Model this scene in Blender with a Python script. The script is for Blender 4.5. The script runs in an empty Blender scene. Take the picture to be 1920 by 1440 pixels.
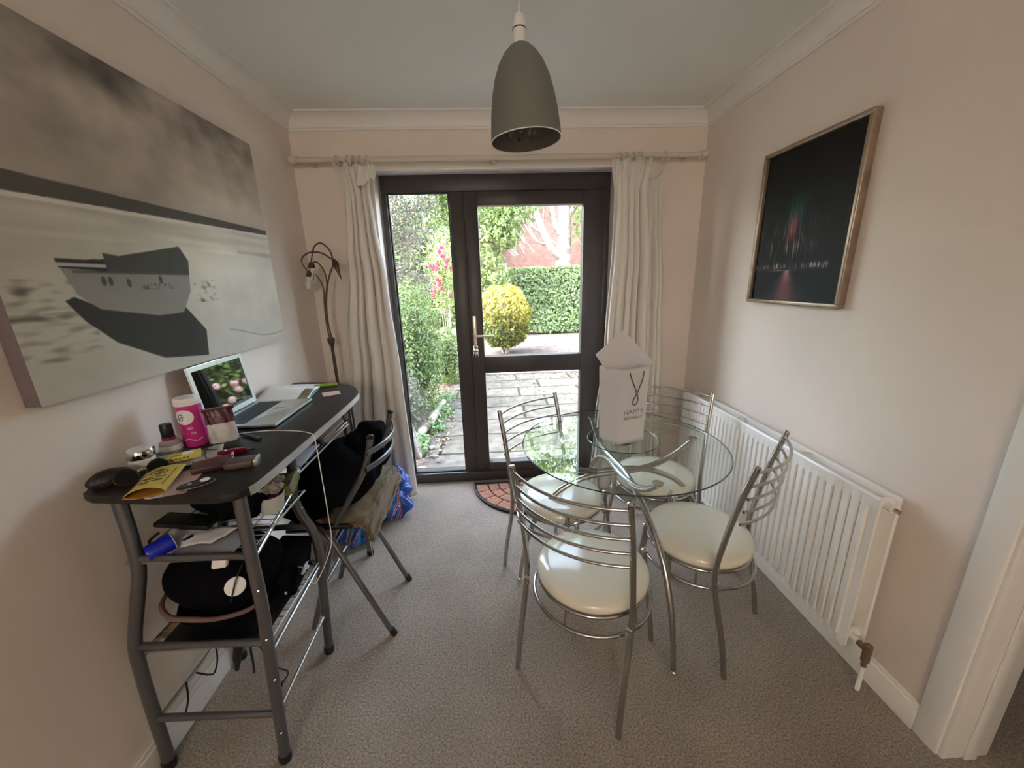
import bpy, bmesh, math, random
import numpy as np
from math import sin, cos, pi, radians, sqrt
from mathutils import Vector, Matrix, noise, Euler

random.seed(7)
sc = bpy.context.scene
col = sc.collection

# ------------------------------------------------------------------ camera
def cam_setup():
    f, yaw, pitch, roll = 709.815, radians(2.6133), radians(15.2064), radians(-1.6515)
    fw = Vector((sin(yaw)*cos(pitch), cos(yaw)*cos(pitch), -sin(pitch)))
    r = Vector((cos(yaw), -sin(yaw), 0)); u = r.cross(fw)
    X = r*cos(roll)+u*sin(roll); Y = u*cos(roll)-r*sin(roll)
    cd = bpy.data.cameras.new('camera'); cd.sensor_fit = 'HORIZONTAL'; cd.sensor_width = 36
    cd.lens = 36*f/1920; cd.clip_start = .02; cd.clip_end = 200
    co = bpy.data.objects.new('camera', cd); col.objects.link(co)
    M = Matrix((X, Y, -fw)).transposed().to_4x4(); M.translation = Vector((1.1193, -2.5192, 1.46386))
    co.matrix_world = M; sc.camera = co
cam_setup()

# ------------------------------------------------------------------ world, sun, exposure
w = bpy.data.worlds.new('world'); sc.world = w; w.use_nodes = True
wn = w.node_tree; wn.nodes.clear()
sky = wn.nodes.new('ShaderNodeTexSky'); sky.sky_type = 'NISHITA'; sky.sun_disc = False
sky.sun_elevation = radians(48); sky.sun_rotation = radians(-110); sky.air_density = 1.0; sky.dust_density = 2.2
bg = wn.nodes.new('ShaderNodeBackground'); bg.inputs['Strength'].default_value = 1.0
wo = wn.nodes.new('ShaderNodeOutputWorld')
hs = wn.nodes.new('ShaderNodeHueSaturation'); hs.inputs['Saturation'].default_value = .6; wn.links.new(sky.outputs[0], hs.inputs['Color']); wn.links.new(hs.outputs[0], bg.inputs[0]); wn.links.new(bg.outputs[0], wo.inputs[0])
sd = bpy.data.lights.new('sun', 'SUN'); sd.energy = 1.7; sd.angle = radians(1.0); sd.color = (1, .95, .86)
so = bpy.data.objects.new('sun', sd); col.objects.link(so)
so.rotation_euler = Vector((.62, .57, -.95)).to_track_quat('-Z', 'Y').to_euler()
sc.view_settings.view_transform = 'Standard'; sc.view_settings.look = 'None'
sc.view_settings.gamma = 1; sc.view_settings.use_curve_mapping = False
sc.view_settings.exposure = 2.15
sc.cycles.use_denoising = True
sc.cycles.max_bounces = 10; sc.cycles.diffuse_bounces = 6; sc.cycles.transparent_max_bounces = 24
sc.cycles.sample_clamp_indirect = 8

# ------------------------------------------------------------------ materials
def mat(name, c, rough=.5, metal=0., spec=.5, var=0., vscale=20., bump=0., bscale=200., coat=0., c2=None, sheen=0., trans=0., ior=1.45):
    m = bpy.data.materials.new(name); m.use_nodes = True; nt = m.node_tree; b = nt.nodes['Principled BSDF']
    b.inputs['Base Color'].default_value = (*c, 1); b.inputs['Roughness'].default_value = rough
    b.inputs['Metallic'].default_value = metal; b.inputs['Specular IOR Level'].default_value = spec
    b.inputs['Coat Weight'].default_value = coat; b.inputs['Sheen Weight'].default_value = sheen
    b.inputs['Transmission Weight'].default_value = trans; b.inputs['IOR'].default_value = ior
    tc = nt.nodes.new('ShaderNodeTexCoord')
    if var or c2:
        n = nt.nodes.new('ShaderNodeTexNoise'); n.inputs['Scale'].default_value = vscale; n.inputs['Detail'].default_value = 4
        nt.links.new(tc.outputs['Object'], n.inputs['Vector'])
        mx = nt.nodes.new('ShaderNodeMix'); mx.data_type = 'RGBA'
        a = c if c2 else tuple(x*(1-var) for x in c); bb = c2 if c2 else tuple(min(1, x*(1+var)) for x in c)
        mx.inputs[6].default_value = (*a, 1); mx.inputs[7].default_value = (*bb, 1)
        mr = nt.nodes.new('ShaderNodeMapRange'); mr.inputs[1].default_value = .35; mr.inputs[2].default_value = .65
        nt.links.new(n.outputs[0], mr.inputs[0]); nt.links.new(mr.outputs[0], mx.inputs[0])
        nt.links.new(mx.outputs[2], b.inputs['Base Color'])
    if bump:
        n2 = nt.nodes.new('ShaderNodeTexNoise'); n2.inputs['Scale'].default_value = bscale; n2.inputs['Detail'].default_value = 3
        nt.links.new(tc.outputs['Object'], n2.inputs['Vector'])
        bp = nt.nodes.new('ShaderNodeBump'); bp.inputs['Strength'].default_value = bump; bp.inputs['Distance'].default_value = .01
        nt.links.new(n2.outputs[0], bp.inputs['Height']); nt.links.new(bp.outputs[0], b.inputs['Normal'])
    return m

def glass(name, tint=(1, 1, 1), refl=1.0, rough=0.):
    """clear flat pane: see-through with fresnel mirror reflection"""
    m = bpy.data.materials.new(name); m.use_nodes = True; nt = m.node_tree; nt.nodes.clear()
    o = nt.nodes.new('ShaderNodeOutputMaterial'); mx = nt.nodes.new('ShaderNodeMixShader')
    t = nt.nodes.new('ShaderNodeBsdfTransparent'); t.inputs[0].default_value = (*tint, 1)
    g = nt.nodes.new('ShaderNodeBsdfGlossy'); g.inputs['Roughness'].default_value = rough
    ge = nt.nodes.new('ShaderNodeNewGeometry'); dt = nt.nodes.new('ShaderNodeVectorMath'); dt.operation = 'DOT_PRODUCT'
    nt.links.new(ge.outputs['Incoming'], dt.inputs[0]); nt.links.new(ge.outputs['Normal'], dt.inputs[1])
    def mth(op, a, b_=None):
        n = nt.nodes.new('ShaderNodeMath'); n.operation = op
        for k, q in enumerate((a, b_)):
            if q is None: continue
            if isinstance(q, (int, float)): n.inputs[k].default_value = q
            else: nt.links.new(q, n.inputs[k])
        return n.outputs[0]
    sch = mth('ADD', .04, mth('MULTIPLY', .96, mth('POWER', mth('SUBTRACT', 1.0, mth('ABSOLUTE', dt.outputs['Value'])), 5.0)))
    nt.links.new(mth('MINIMUM', mth('MULTIPLY', sch, refl), 1.0), mx.inputs[0])
    nt.links.new(t.outputs[0], mx.inputs[1]); nt.links.new(g.outputs[0], mx.inputs[2]); nt.links.new(mx.outputs[0], o.inputs[0])
    return m

def vcol(name, rough=.6, spec=.3, coat=0.):
    m = mat(name, (1, 1, 1), rough, spec=spec, coat=coat); nt = m.node_tree
    a = nt.nodes.new('ShaderNodeVertexColor'); a.layer_name = 'Col'
    nt.links.new(a.outputs[0], nt.nodes['Principled BSDF'].inputs['Base Color']); return m

def leafmat(name, a, b, rough=.45, sub=.25):
    """two leaf tones chosen per leaf, a little light passing through"""
    m = mat(name, a, rough, spec=.35); nt = m.node_tree; p = nt.nodes['Principled BSDF']
    at = nt.nodes.new('ShaderNodeVertexColor'); at.layer_name = 'Col'
    mx = nt.nodes.new('ShaderNodeMix'); mx.data_type = 'RGBA'
    mx.inputs[6].default_value = (*a, 1); mx.inputs[7].default_value = (*b, 1)
    sp = nt.nodes.new('ShaderNodeSeparateColor'); nt.links.new(at.outputs[0], sp.inputs[0])
    nt.links.new(sp.outputs[0], mx.inputs[0]); nt.links.new(mx.outputs[2], p.inputs['Base Color'])
    tr = nt.nodes.new('ShaderNodeBsdfTranslucent'); nt.links.new(mx.outputs[2], tr.inputs[0])
    ms = nt.nodes.new('ShaderNodeMixShader'); ms.inputs[0].default_value = sub
    nt.links.new(p.outputs[0], ms.inputs[1]); nt.links.new(tr.outputs[0], ms.inputs[2])
    nt.links.new(ms.outputs[0], nt.nodes['Material Output'].inputs[0]); return m

M = dict(
 wall=mat('cream_wall', (.78, .70, .625), .85, spec=.2, var=.02, vscale=3, bump=.04, bscale=180),
 ceil=mat('white_ceiling', (.82, .83, .80), .9, spec=.1, bump=.05, bscale=120),
 trim=mat('white_trim', (.80, .78, .74), .4),
 gloss=mat('white_gloss', (.82, .80, .75), .3),
 chrome=mat('brushed_chrome', (.50, .49, .47), .22, 1.0, bump=.02, bscale=300),
 chrome2=mat('polished_chrome', (.75, .75, .74), .08, 1.0),
 vinyl=mat('cream_vinyl', (.74, .70, .58), .16, spec=.6, bump=.05, bscale=14, coat=.4),
 greytube=mat('grey_painted_tube', (.17, .17, .175), .32, .75, bump=.02, bscale=400),
 wire=mat('silver_wire', (.55, .55, .52), .3, 1.0),
 desk=mat('black_ash_laminate', (.020, .018, .017), .42, var=.4, vscale=60, bump=.05, bscale=90, spec=.35),
 edge=mat('silver_edge_strip', (.50, .50, .48), .3, .6),
 darkframe=mat('dark_brown_upvc', (.050, .043, .041), .38, spec=.5),
 gasket=mat('black_rubber', (.01, .01, .01), .6),
 brass=mat('pale_brass', (.74, .68, .56), .3, .6),
 curtain=mat('cream_curtain', (.78, .74, .68), .9, spec=.1, sheen=.2, bump=.06, bscale=500),
 pole=mat('cream_painted_wood', (.66, .59, .49), .5),
 bronze=mat('antique_bronze', (.11, .085, .06), .38, .8),
 frost=mat('frosted_glass', (.85, .82, .8), .5, trans=.3),
 blk=mat('black_plastic', (.012, .012, .013), .35),
 blkcloth=mat('black_cloth', (.005, .005, .006), .95, spec=.05, bump=.3, bscale=120),
 white=mat('white_plastic', (.8, .8, .78), .35),
 paper=mat('white_paper', (.66, .65, .67), .8, spec=.2),
 shade=mat('grey_lampshade', (.175, .175, .155), .55, spec=.3, bump=.06, bscale=500),
 crystal=mat('clear_crystal', (1, 1, 1), .02, trans=1., ior=1.5),
 alu=mat('silver_aluminium', (.60, .62, .60), .3, .85),
 gold=mat('gold_frame', (.36, .285, .215), .38, .75, var=.15, vscale=25),
)
M['glass'] = glass('window_glass', (.97, .985, .975), .9)
M['tglass'] = glass('table_glass', (.95, .985, .97), 1.6)
M['screen'] = mat('glossy_black_screen', (.006, .006, .006), .03, spec=1.0, coat=1.0)

def carpet():
    m = mat('grey_beige_carpet', (.33, .285, .255), .98, spec=.05, sheen=.15); nt = m.node_tree; b = nt.nodes['Principled BSDF']
    tc = nt.nodes['Texture Coordinate']
    n = nt.nodes.new('ShaderNodeTexNoise'); n.inputs['Scale'].default_value = 150; n.inputs['Detail'].default_value = 6; n.inputs['Roughness'].default_value = .75
    n3 = nt.nodes.new('ShaderNodeTexNoise'); n3.inputs['Scale'].default_value = 3.5; n3.inputs['Detail'].default_value = 3
    nt.links.new(tc.outputs['Object'], n.inputs[0]); nt.links.new(tc.outputs['Object'], n3.inputs[0])
    cr = nt.nodes.new('ShaderNodeValToRGB'); cr.color_ramp.elements[0].position = .33; cr.color_ramp.elements[1].position = .68
    cr.color_ramp.elements[0].color = (.125, .10, .078, 1); cr.color_ramp.elements[1].color = (.56, .475, .395, 1)
    nt.links.new(n.outputs[0], cr.inputs[0])
    mx = nt.nodes.new('ShaderNodeMix'); mx.data_type = 'RGBA'; mx.blend_type = 'MULTIPLY'; mx.inputs[0].default_value = 1
    mr = nt.nodes.new('ShaderNodeMapRange'); mr.inputs[1].default_value = .3; mr.inputs[2].default_value = .7; mr.inputs[3].default_value = .88; mr.inputs[4].default_value = 1.08
    nt.links.new(n3.outputs[0], mr.inputs[0]); nt.links.new(cr.outputs[0], mx.inputs[6]); nt.links.new(mr.outputs[0], mx.inputs[7])
    nt.links.new(mx.outputs[2], b.inputs['Base Color'])
    bp = nt.nodes.new('ShaderNodeBump'); bp.inputs['Strength'].default_value = .6; bp.inputs['Distance'].default_value = .006
    nt.links.new(n.outputs[0], bp.inputs['Height']); nt.links.new(bp.outputs[0], b.inputs['Normal']); return m
M['carpet'] = carpet()

def brickmat(name, c1, c2, mortar, scale, bw, bh, ms=.02, bump=.6, off=.5, rough=.9, vary=.25, axis='XY'):
    m = mat(name, c1, rough, spec=.15); nt = m.node_tree; b = nt.nodes['Principled BSDF']; tc = nt.nodes['Texture Coordinate']
    br = nt.nodes.new('ShaderNodeTexBrick'); br.inputs['Scale'].default_value = scale
    br.inputs['Color1'].default_value = (*c1, 1); br.inputs['Color2'].default_value = (*c2, 1); br.inputs['Mortar'].default_value = (*mortar, 1)
    br.inputs['Mortar Size'].default_value = ms; br.inputs['Brick Width'].default_value = bw; br.inputs['Row Height'].default_value = bh; br.offset = off
    mp = nt.nodes.new('ShaderNodeMapping')
    if axis == 'XZ': mp.inputs['Rotation'].default_value = (radians(-90), 0, 0)
    nz = nt.nodes.new('ShaderNodeTexNoise'); nz.inputs['Scale'].default_value = 3; nz.inputs['Detail'].default_value = 2
    nt.links.new(tc.outputs['Object'], mp.inputs[0]); nt.links.new(tc.outputs['Object'], nz.inputs[0])
    ad = nt.nodes.new('ShaderNodeVectorMath'); ad.operation = 'MULTIPLY_ADD'; ad.inputs[1].default_value = (.05, .05, .05)
    nt.links.new(nz.outputs['Color'], ad.inputs[0]); nt.links.new(mp.outputs[0], ad.inputs[2]); nt.links.new(ad.outputs[0], br.inputs[0])
    n = nt.nodes.new('ShaderNodeTexNoise'); n.inputs['Scale'].default_value = 9; n.inputs['Detail'].default_value = 6
    nt.links.new(tc.outputs['Object'], n.inputs[0])
    mx = nt.nodes.new('ShaderNodeMix'); mx.data_type = 'RGBA'; mx.blend_type = 'MULTIPLY'; mx.inputs[0].default_value = 1
    mr = nt.nodes.new('ShaderNodeMapRange'); mr.inputs[1].default_value = .3; mr.inputs[2].default_value = .7; mr.inputs[3].default_value = 1-vary; mr.inputs[4].default_value = 1+vary
    nt.links.new(n.outputs[0], mr.inputs[0]); nt.links.new(br.outputs[0], mx.inputs[6]); nt.links.new(mr.outputs[0], mx.inputs[7])
    nt.links.new(mx.outputs[2], b.inputs['Base Color'])
    bp = nt.nodes.new('ShaderNodeBump'); bp.inputs['Strength'].default_value = bump; bp.inputs['Distance'].default_value = .02; bp.invert = True
    nt.links.new(br.outputs['Fac'], bp.inputs['Height']); nt.links.new(bp.outputs[0], b.inputs['Normal']); return m

# ------------------------------------------------------------------ mesh builder
def cr_spline(P, n=6, closed=False):
    P = [Vector(p) for p in P]; k = len(P); out = []
    if k < 3: return P
    rng = k if closed else k-1
    for i in range(rng):
        p0 = P[(i-1) % k] if closed or i > 0 else P[0]*2-P[1]
        p1 = P[i]; p2 = P[(i+1) % k]
        p3 = P[(i+2) % k] if closed or i+2 < k else P[-1]*2-P[-2]
        for j in range(n):
            t = j/n
            out.append(.5*((2*p1)+(p2-p0)*t+(2*p0-5*p1+4*p2-p3)*t*t+(3*p1-p0-3*p2+p3)*t**3))
    if not closed: out.append(P[-1])
    return out

class MB:
    def __init__(s): s.bm = bmesh.new(); s.T = Matrix.Identity(4); s.cl = None
    def at(s, loc=(0, 0, 0), rz=0, rx=0, ry=0): s.T = Matrix.Translation(loc) @ Euler((rx, ry, rz)).to_matrix().to_4x4(); return s
    def v(s, p): return s.bm.verts.new(s.T @ Vector(p))
    def face(s, vs):
        try: return s.bm.faces.new(vs)
        except ValueError: return None
    def box(s, x0, x1, y0, y1, z0, z1, bev=0., seg=2):
        b = bmesh.new(); bmesh.ops.create_cube(b, size=1)
        for q in b.verts: q.co = Vector(((x0+x1)/2+q.co.x*(x1-x0), (y0+y1)/2+q.co.y*(y1-y0), (z0+z1)/2+q.co.z*(z1-z0)))
        if bev: bmesh.ops.bevel(b, geom=list(b.edges), offset=bev, segments=seg, affect='EDGES', profile=.5)
        return s._merge(b)
    def _merge(s, b):
        mp = {q: s.v(q.co) for q in b.verts}
        for f in b.faces: s.face([mp[q] for q in f.verts])
        b.free(); return s
    def tube(s, P, r, seg=10, closed=False, sm=0, cap=True):
        if sm:
            if isinstance(r, (list, tuple)):
                k = len(P); m = (k if closed else k-1)*sm+(0 if closed else 1)
                r = [np.interp(i/sm, range(k), r) for i in range(m)]
            P = cr_spline(P, sm, closed)
        P = [Vector(p) for p in P]; n = len(P)
        if not isinstance(r, (list, tuple)): r = [r]*n
        rings = []; up = None
        for i in range(n):
            a = P[(i-1) % n] if closed or i > 0 else P[i]; b = P[(i+1) % n] if closed or i < n-1 else P[i]
            t = (b-a).normalized()
            if up is None: up = Vector((0, 0, 1)) if abs(t.z) < .9 else Vector((1, 0, 0))
            up = (up-t*up.dot(t))
            if up.length < 1e-6: up = t.orthogonal()
            up.normalize(); sd = t.cross(up)
            rings.append([s.v(P[i]+(up*cos(2*pi*k/seg)+sd*sin(2*pi*k/seg))*r[i]) for k in range(seg)])
        for i in range(n if closed else n-1):
            A, B = rings[i], rings[(i+1) % n]
            for k in range(seg): s.face([A[k], A[(k+1) % seg], B[(k+1) % seg], B[k]])
        if cap and not closed: s.face(rings[0][::-1]); s.face(rings[-1])
        return s
    def lathe(s, prof, seg=32, c=(0, 0, 0)):
        rings = []
        for (r, z) in prof:
            if r < 1e-6: rings.append([s.v((c[0], c[1], c[2]+z))])
            else: rings.append([s.v((c[0]+r*cos(2*pi*k/seg), c[1]+r*sin(2*pi*k/seg), c[2]+z)) for k in range(seg)])
        for A, B in zip(rings, rings[1:]):
            for k in range(seg):
                a, b2 = A[k % len(A)], A[(k+1) % len(A)]; c2, d = B[(k+1) % len(B)], B[k % len(B)]
                vs = [];
                for q in (a, b2, c2, d):
                    if q not in vs: vs.append(q)
                if len(vs) > 2: s.face(vs)
        return s
    def prism(s, poly, z0, z1, bev=0.):
        b = bmesh.new()
        A = [b.verts.new((p[0], p[1], z0)) for p in poly]; B = [b.verts.new((p[0], p[1], z1)) for p in poly]; n = len(poly)
        b.faces.new(A[::-1]); b.faces.new(B)
        for i in range(n): b.faces.new([A[i], A[(i+1) % n], B[(i+1) % n], B[i]])
        if bev:
            es = [e for e in b.edges if abs(e.verts[0].co.z-e.verts[1].co.z) < 1e-9]
            bmesh.ops.bevel(b, geom=es, offset=bev, segments=2, affect='EDGES', profile=.5)
        return s._merge(b)
    def grid(s, fn, nu, nv, cu=False):
        V = [[s.v(fn(i/nu, j/nv)) for j in range(nv+1)] for i in range(nu if cu else nu+1)]
        for i in range(nu):
            for j in range(nv): s.face([V[i][j], V[(i+1) % len(V)][j], V[(i+1) % len(V)][j+1], V[i][j+1]])
        return s
    def blob(s, c, r, amp=.15, freq=2., seed=0, sub=4, squash=None, sharp=False):
        b = bmesh.new(); bmesh.ops.create_icosphere(b, subdivisions=sub, radius=1)
        for q in b.verts:
            p = q.co.copy(); n = noise.noise(p*freq+Vector((seed*7.3, seed*3.1, seed)))
            if sharp: n = abs(n)*2-.5
            p = p*(1+amp*n)
            p = Vector((p.x*r[0], p.y*r[1], p.z*r[2]))
            if squash is not None: p.z = max(p.z, -squash)
            q.co = p+Vector(c)
        return s._merge(b)
    def build(s, name, m, parent=None, smooth=True, local=False, angle=40, normals=True):
        if normals: bmesh.ops.recalc_face_normals(s.bm, faces=s.bm.faces)
        if parent is not None and not local:
            off = Vector((0, 0, 0)); q = parent
            while q is not None: off += q.location; q = q.parent
            bmesh.ops.translate(s.bm, verts=s.bm.verts, vec=-off)
        me = bpy.data.meshes.new(name); s.bm.to_mesh(me); s.bm.free()
        if smooth:
            me.shade_smooth()
            try: me.set_sharp_from_angle(angle=radians(angle))
            except Exception: pass
        me.materials.append(m)
        o = bpy.data.objects.new(name, me); col.objects.link(o)
        if parent is not None: o.parent = parent
        return o

def tag(o, label=None, cat=None, group=None, kind=None):
    if label: o['label'] = label
    if cat: o['category'] = cat
    if group: o['group'] = group
    if kind: o['kind'] = kind
    return o
def thing(name, label, cat, loc=(0, 0, 0), rz=0, group=None, kind=None):
    o = bpy.data.objects.new(name, None); col.objects.link(o); o.empty_display_size = .05
    o.location = loc; o.rotation_euler = (0, 0, rz); return tag(o, label, cat, group, kind)
def struct(name, mb, m, parent=None, **k):
    o = mb.build(name, m, parent, **k)
    if parent is None: o['kind'] = 'structure'
    return o
def solidify(o, t, offset=0):
    md = o.modifiers.new('thick', 'SOLIDIFY'); md.thickness = t; md.offset = offset; return o
def text(s, size, loc, rot, m, parent, name='lettering', ext=.0004, sx=1, space=1.):
    cu = bpy.data.curves.new(name, 'FONT'); cu.body = s; cu.size = size; cu.extrude = ext; cu.align_x = 'CENTER'; cu.space_character = space
    t = bpy.data.objects.new(name+'_source', cu); col.objects.link(t); bpy.context.view_layer.update()
    me = bpy.data.meshes.new_from_object(t.evaluated_get(bpy.context.evaluated_depsgraph_get()))
    bpy.data.objects.remove(t); me.materials.clear(); me.materials.append(m)
    T = Matrix.Translation(loc) @ rot.to_4x4() @ Matrix.Diagonal((sx, 1, 1, 1)); me.transform(T)
    if parent is not None:
        off = Vector((0, 0, 0)); q = parent
        while q is not None: off += q.location; q = q.parent
        me.transform(Matrix.Translation(-off))
    me.name = name; o = bpy.data.objects.new(name, me); col.objects.link(o); o.parent = parent; return o

W, H, C = 2.454, 2.40, .08
OPX0, OPX1, OPZ = .445, 1.915, 2.125        # garden door opening

# ------------------------------------------------------------------ room shell
mb = MB(); mb.box(-.12, 6.2, -6.0, .30, -.1, 0); struct('floor', mb, M['carpet'], smooth=False)
mb = MB(); mb.box(-.12, 6.2, -6.0, .30, H, H+.1); struct('ceiling', mb, M['ceil'], smooth=False)
mb = MB(); mb.box(-.12, OPX0, 0, .28, -.1, H); mb.box(OPX1, W+.15, 0, .28, -.1, H); mb.box(OPX0, OPX1, 0, .28, OPZ, H)
struct('wall_back', mb, M['wall'], smooth=False)
mb = MB(); mb.box(-.12, 0, -6.0, 0, -.1, H); struct('wall_left', mb, M['wall'], smooth=False)
mb = MB(); mb.box(W, W+.135, -1.745, 0, -.1, H); mb.box(W, W+.135, -3.3, -1.745, 2.04, H); mb.box(W, W+.135, -6.0, -3.3, -.1, H)
struct('wall_right', mb, M['wall'], smooth=False)
# rear wall behind the camera
mb = MB(); mb.box(-.12, 6.2, -6.12, -6.0, 0, H)
struct('wall_rear', mb, M['wall'], smooth=False)
mb = MB(); mb.box(6.2, 6.32, -6.12, .3, -.1, H)
struct('wall_far_right', mb, M['wall'], smooth=False)
mb = MB(); mb.box(W+.15, 6.2, .0, .12, -.1, H); struct('wall_side_room', mb, M['wall'], smooth=False)
# unseen fill lamp, added behind the camera to brighten the back wall and room
rl = thing('added_fill_lamp', 'added glowing globe lamp out of view behind the camera, fill light for the room', 'lamp', (.66, -5.3, H))
b = MB(); b.lathe([(0, 0), (.07, 0), (.07, -.02), (.02, -.03), (.012, -.12), (0, -.12)], 32, (.66, -5.3, H)); b.build('fill_lamp_mount', M['chrome2'], rl)
em = mat('fill_lamp_glow', (.9, .88, .82), .4); em.node_tree.nodes['Principled BSDF'].inputs['Emission Color'].default_value = (1, .91, .83, 1); em.node_tree.nodes['Principled BSDF'].inputs['Emission Strength'].default_value = 27
b = MB(); b.lathe([(0, 0), (.06, -.01), (.11, -.06), (.125, -.12), (.11, -.18), (.06, -.23), (0, -.24)], 40, (.66, -5.3, H-.10)); b.build('fill_lamp_globe', em, rl)

# coving: concave plaster profile with a small lip at each edge
def cove(name, p0, p1, inward, me0=0, me1=0):
    """p0->p1 along the wall at ceiling height; inward = unit vector into the room; me = mitre pull-in at the ends"""
    p0, p1, inn = Vector(p0), Vector(p1), Vector(inward); d = (p1-p0).normalized()
    prof = [(0, -C), (.010, -C), (.010, -C+.012), (.016, -C+.012)]
    for k in range(9):
        a = k/8*pi/2; prof.append((.016+(C-.028)*(1-cos(a)), -C+.012+(C-.024)*sin(a)))
    prof += [(C-.012, -.010), (C, -.010), (C, 0), (0, 0)]
    b = MB(); A = [b.v(p0+inn*q+Vector((0, 0, z))+d*q*me0) for q, z in prof]; B = [b.v(p1+inn*q+Vector((0, 0, z))-d*q*me1) for q, z in prof]
    for i in range(len(prof)): b.face([A[i], A[(i+1) % len(A)], B[(i+1) % len(B)], B[i]])
    b.face(A[::-1]); b.face(B); struct(name, b, M['trim'], angle=30)
cove('trim_1', (0, 0, H), (W, 0, H), (0, -1, 0), 1, 1)
cove('trim_2', (0, -6, H), (0, 0, H), (1, 0, 0), 0, 1)
cove('trim_3', (W, -1.9, H), (W, 0, H), (-1, 0, 0), 0, 1)
# skirting boards
def skirt(name, x0, x1, y0, y1):
    b = MB(); b.box(x0, x1, y0, y1, 0, .092, .002); 
    cx0, cx1, cy0, cy1 = x0, x1, y0, y1
    if x1-x0 < .05: 
        if x0 < 1: cx1 -= .006
        else: cx0 += .006
    else: cy0 += .006
    b.box(cx0, cx1, cy0, cy1, .09, .106, .003); struct(name, b, M['gloss'])
# upper storey and roof of the house, which keep the near part of the patio in shade
mb = MB(); mb.box(-9, 8.5, -6.2, .28, H+.1, 6.35); mb.box(-9, -.12, -6.2, .28, -.3, H+.1); mb.box(6.32, 8.5, .12, .28, -.3, H+.1); mb.box(W+.15, 8.5, .12, .28, -.3, H+.1)
struct('wall_upper_storey', mb, mat('house_brick', (.36, .20, .16), .9), smooth=False)
skirt('baseboard_left', 0, .016, -6.0, 0)
skirt('baseboard_back', .016, OPX0-.03, -.016, 0)
skirt('baseboard_back_right', OPX1+.03, W-.016, -.016, 0)
skirt('baseboard_right', W-.016, W, -1.682, -.016)
# white door lining and architrave at the end of the right wall
b = MB(); b.box(W-.014, W+.002, -1.752, -1.682, 0, 2.04, .006)
b.box(W-.006, W+.145, -1.765, -1.745, 0, 2.02, .005); b.box(W+.137, W+.155, -1.745, -1.68, 0, 2.04, .004)
b.box(W+.06, W+.10, -1.772, -1.765, 0, 2.0, .003)
struct('trim_4', b, M['gloss'])
# small bright smudge-free reveal board above the garden door
b = MB(); b.box(OPX0, OPX1, .0, .10, OPZ-.012, OPZ, .002); struct('trim_5', b, M['gloss'])

# ------------------------------------------------------------------ garden door and side light
FY = .10; FD = .07
win1 = thing('window_1', None, None, (.67, FY, 0)); win1['kind'] = 'structure'
b = MB()
b.box(.455, 1.905, FY, FY+FD, 2.015, OPZ-.012, .004); b.box(.455, 1.905, FY-.01, FY+FD+.03, 0, .075, .005)
b.box(.455, .488, FY, FY+FD, .075, 2.015, .004); b.box(.875, .965, FY, FY+FD, .075, 2.015, .004); b.box(1.868, 1.905, FY, FY+FD, .075, 2.015, .004)
b.build('door_frame', M['darkframe'], win1)
b = MB(); b.box(.488, .875, FY+.03, FY+.036, .075, 2.015); b.build('side_pane', M['glass'], win1, smooth=False)
b = MB()
for (x0, x1, z0, z1) in ((.488, .497, .075, 2.015), (.866, .875, .075, 2.015)): b.box(x0, x1, FY+.012, FY+.03, z0, z1)
for (z0, z1) in ((.075, .084), (2.006, 2.015)): b.box(.497, .866, FY+.012, FY+.03, z0, z1)
b.build('glazing_bead', M['gasket'], win1, smooth=False)
door = thing('door_1', None, None, (1.4, FY-.012, 0)); door['kind'] = 'structure'
b = MB(); y0, y1 = FY-.012, FY+.055
b.box(.965, 1.053, y0, y1, .08, 2.01, .004); b.box(1.73, 1.868, y0, y1, .08, 2.01, .004)
b.box(1.053, 1.73, y0, y1, 1.930, 2.01, .004); b.box(1.053, 1.73, y0, y1, .84, .958, .004); b.box(1.053, 1.73, y0, y1, .08, .148, .004)
b.build('door_leaf', M['darkframe'], door)
for z0, z1 in ((.148, .84), (.958, 1.93)):
    b = MB(); b.box(1.053, 1.73, FY+.02, FY+.026, z0, z1); b.build('door_pane', M['glass'], door, smooth=False)
hd = MB(); hd.box(.982, 1.008, y0-.012, y0, .985, 1.245, .005); hd.build('handle_plate', M['brass'], door)
hd = MB(); hd.tube([(.996, y0-.01, 1.112), (.996, y0-.045, 1.112), (1.01, y0-.052, 1.112), (1.11, y0-.052, 1.110), (1.118, y0-.040, 1.108)], .0075, sm=4); hd.build('door_handle', M['brass'], door)
hd = MB(); hd.lathe([(0, 0), (.009, 0), (.009, .014), (0, .014)], 16); hd.bm.verts.ensure_lookup_table()
bmesh.ops.transform(hd.bm, matrix=Matrix.Translation((.996, y0-.012, 1.055)) @ Matrix.Rotation(radians(90), 4, 'X'), verts=hd.bm.verts); hd.build('lock_barrel', M['chrome2'], door)
ky = thing('key_bunch', 'small bunch of keys hanging from the garden door lock', 'keys', (.996, y0-.025, 1.05))
b = MB(); b.box(.994, .998, y0-.055, y0-.026, 1.045, 1.065, .001); b.build('lock_key', M['brass'], ky)
b = MB(); b.tube([(.996+.014*cos(a), y0-.048, 1.035+.014*sin(a)) for a in np.linspace(0, 2*pi, 16)[:-1]], .0012, 6, closed=True); b.build('key_ring', M['chrome2'], ky)
for i, (dx, rr) in enumerate(((-.008, .25), (.006, -.2), (.0, .02))):
    b = MB(); b.at((.996+dx, y0-.05+i*.004, 1.022), ry=rr); b.box(-.009, .009, -.001, .001, -.022, 0, .001); b.box(-.003, .003, -.001, .001, -.055, -.02, .0008); b.build('loose_key', M['chrome2'], ky)

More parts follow.
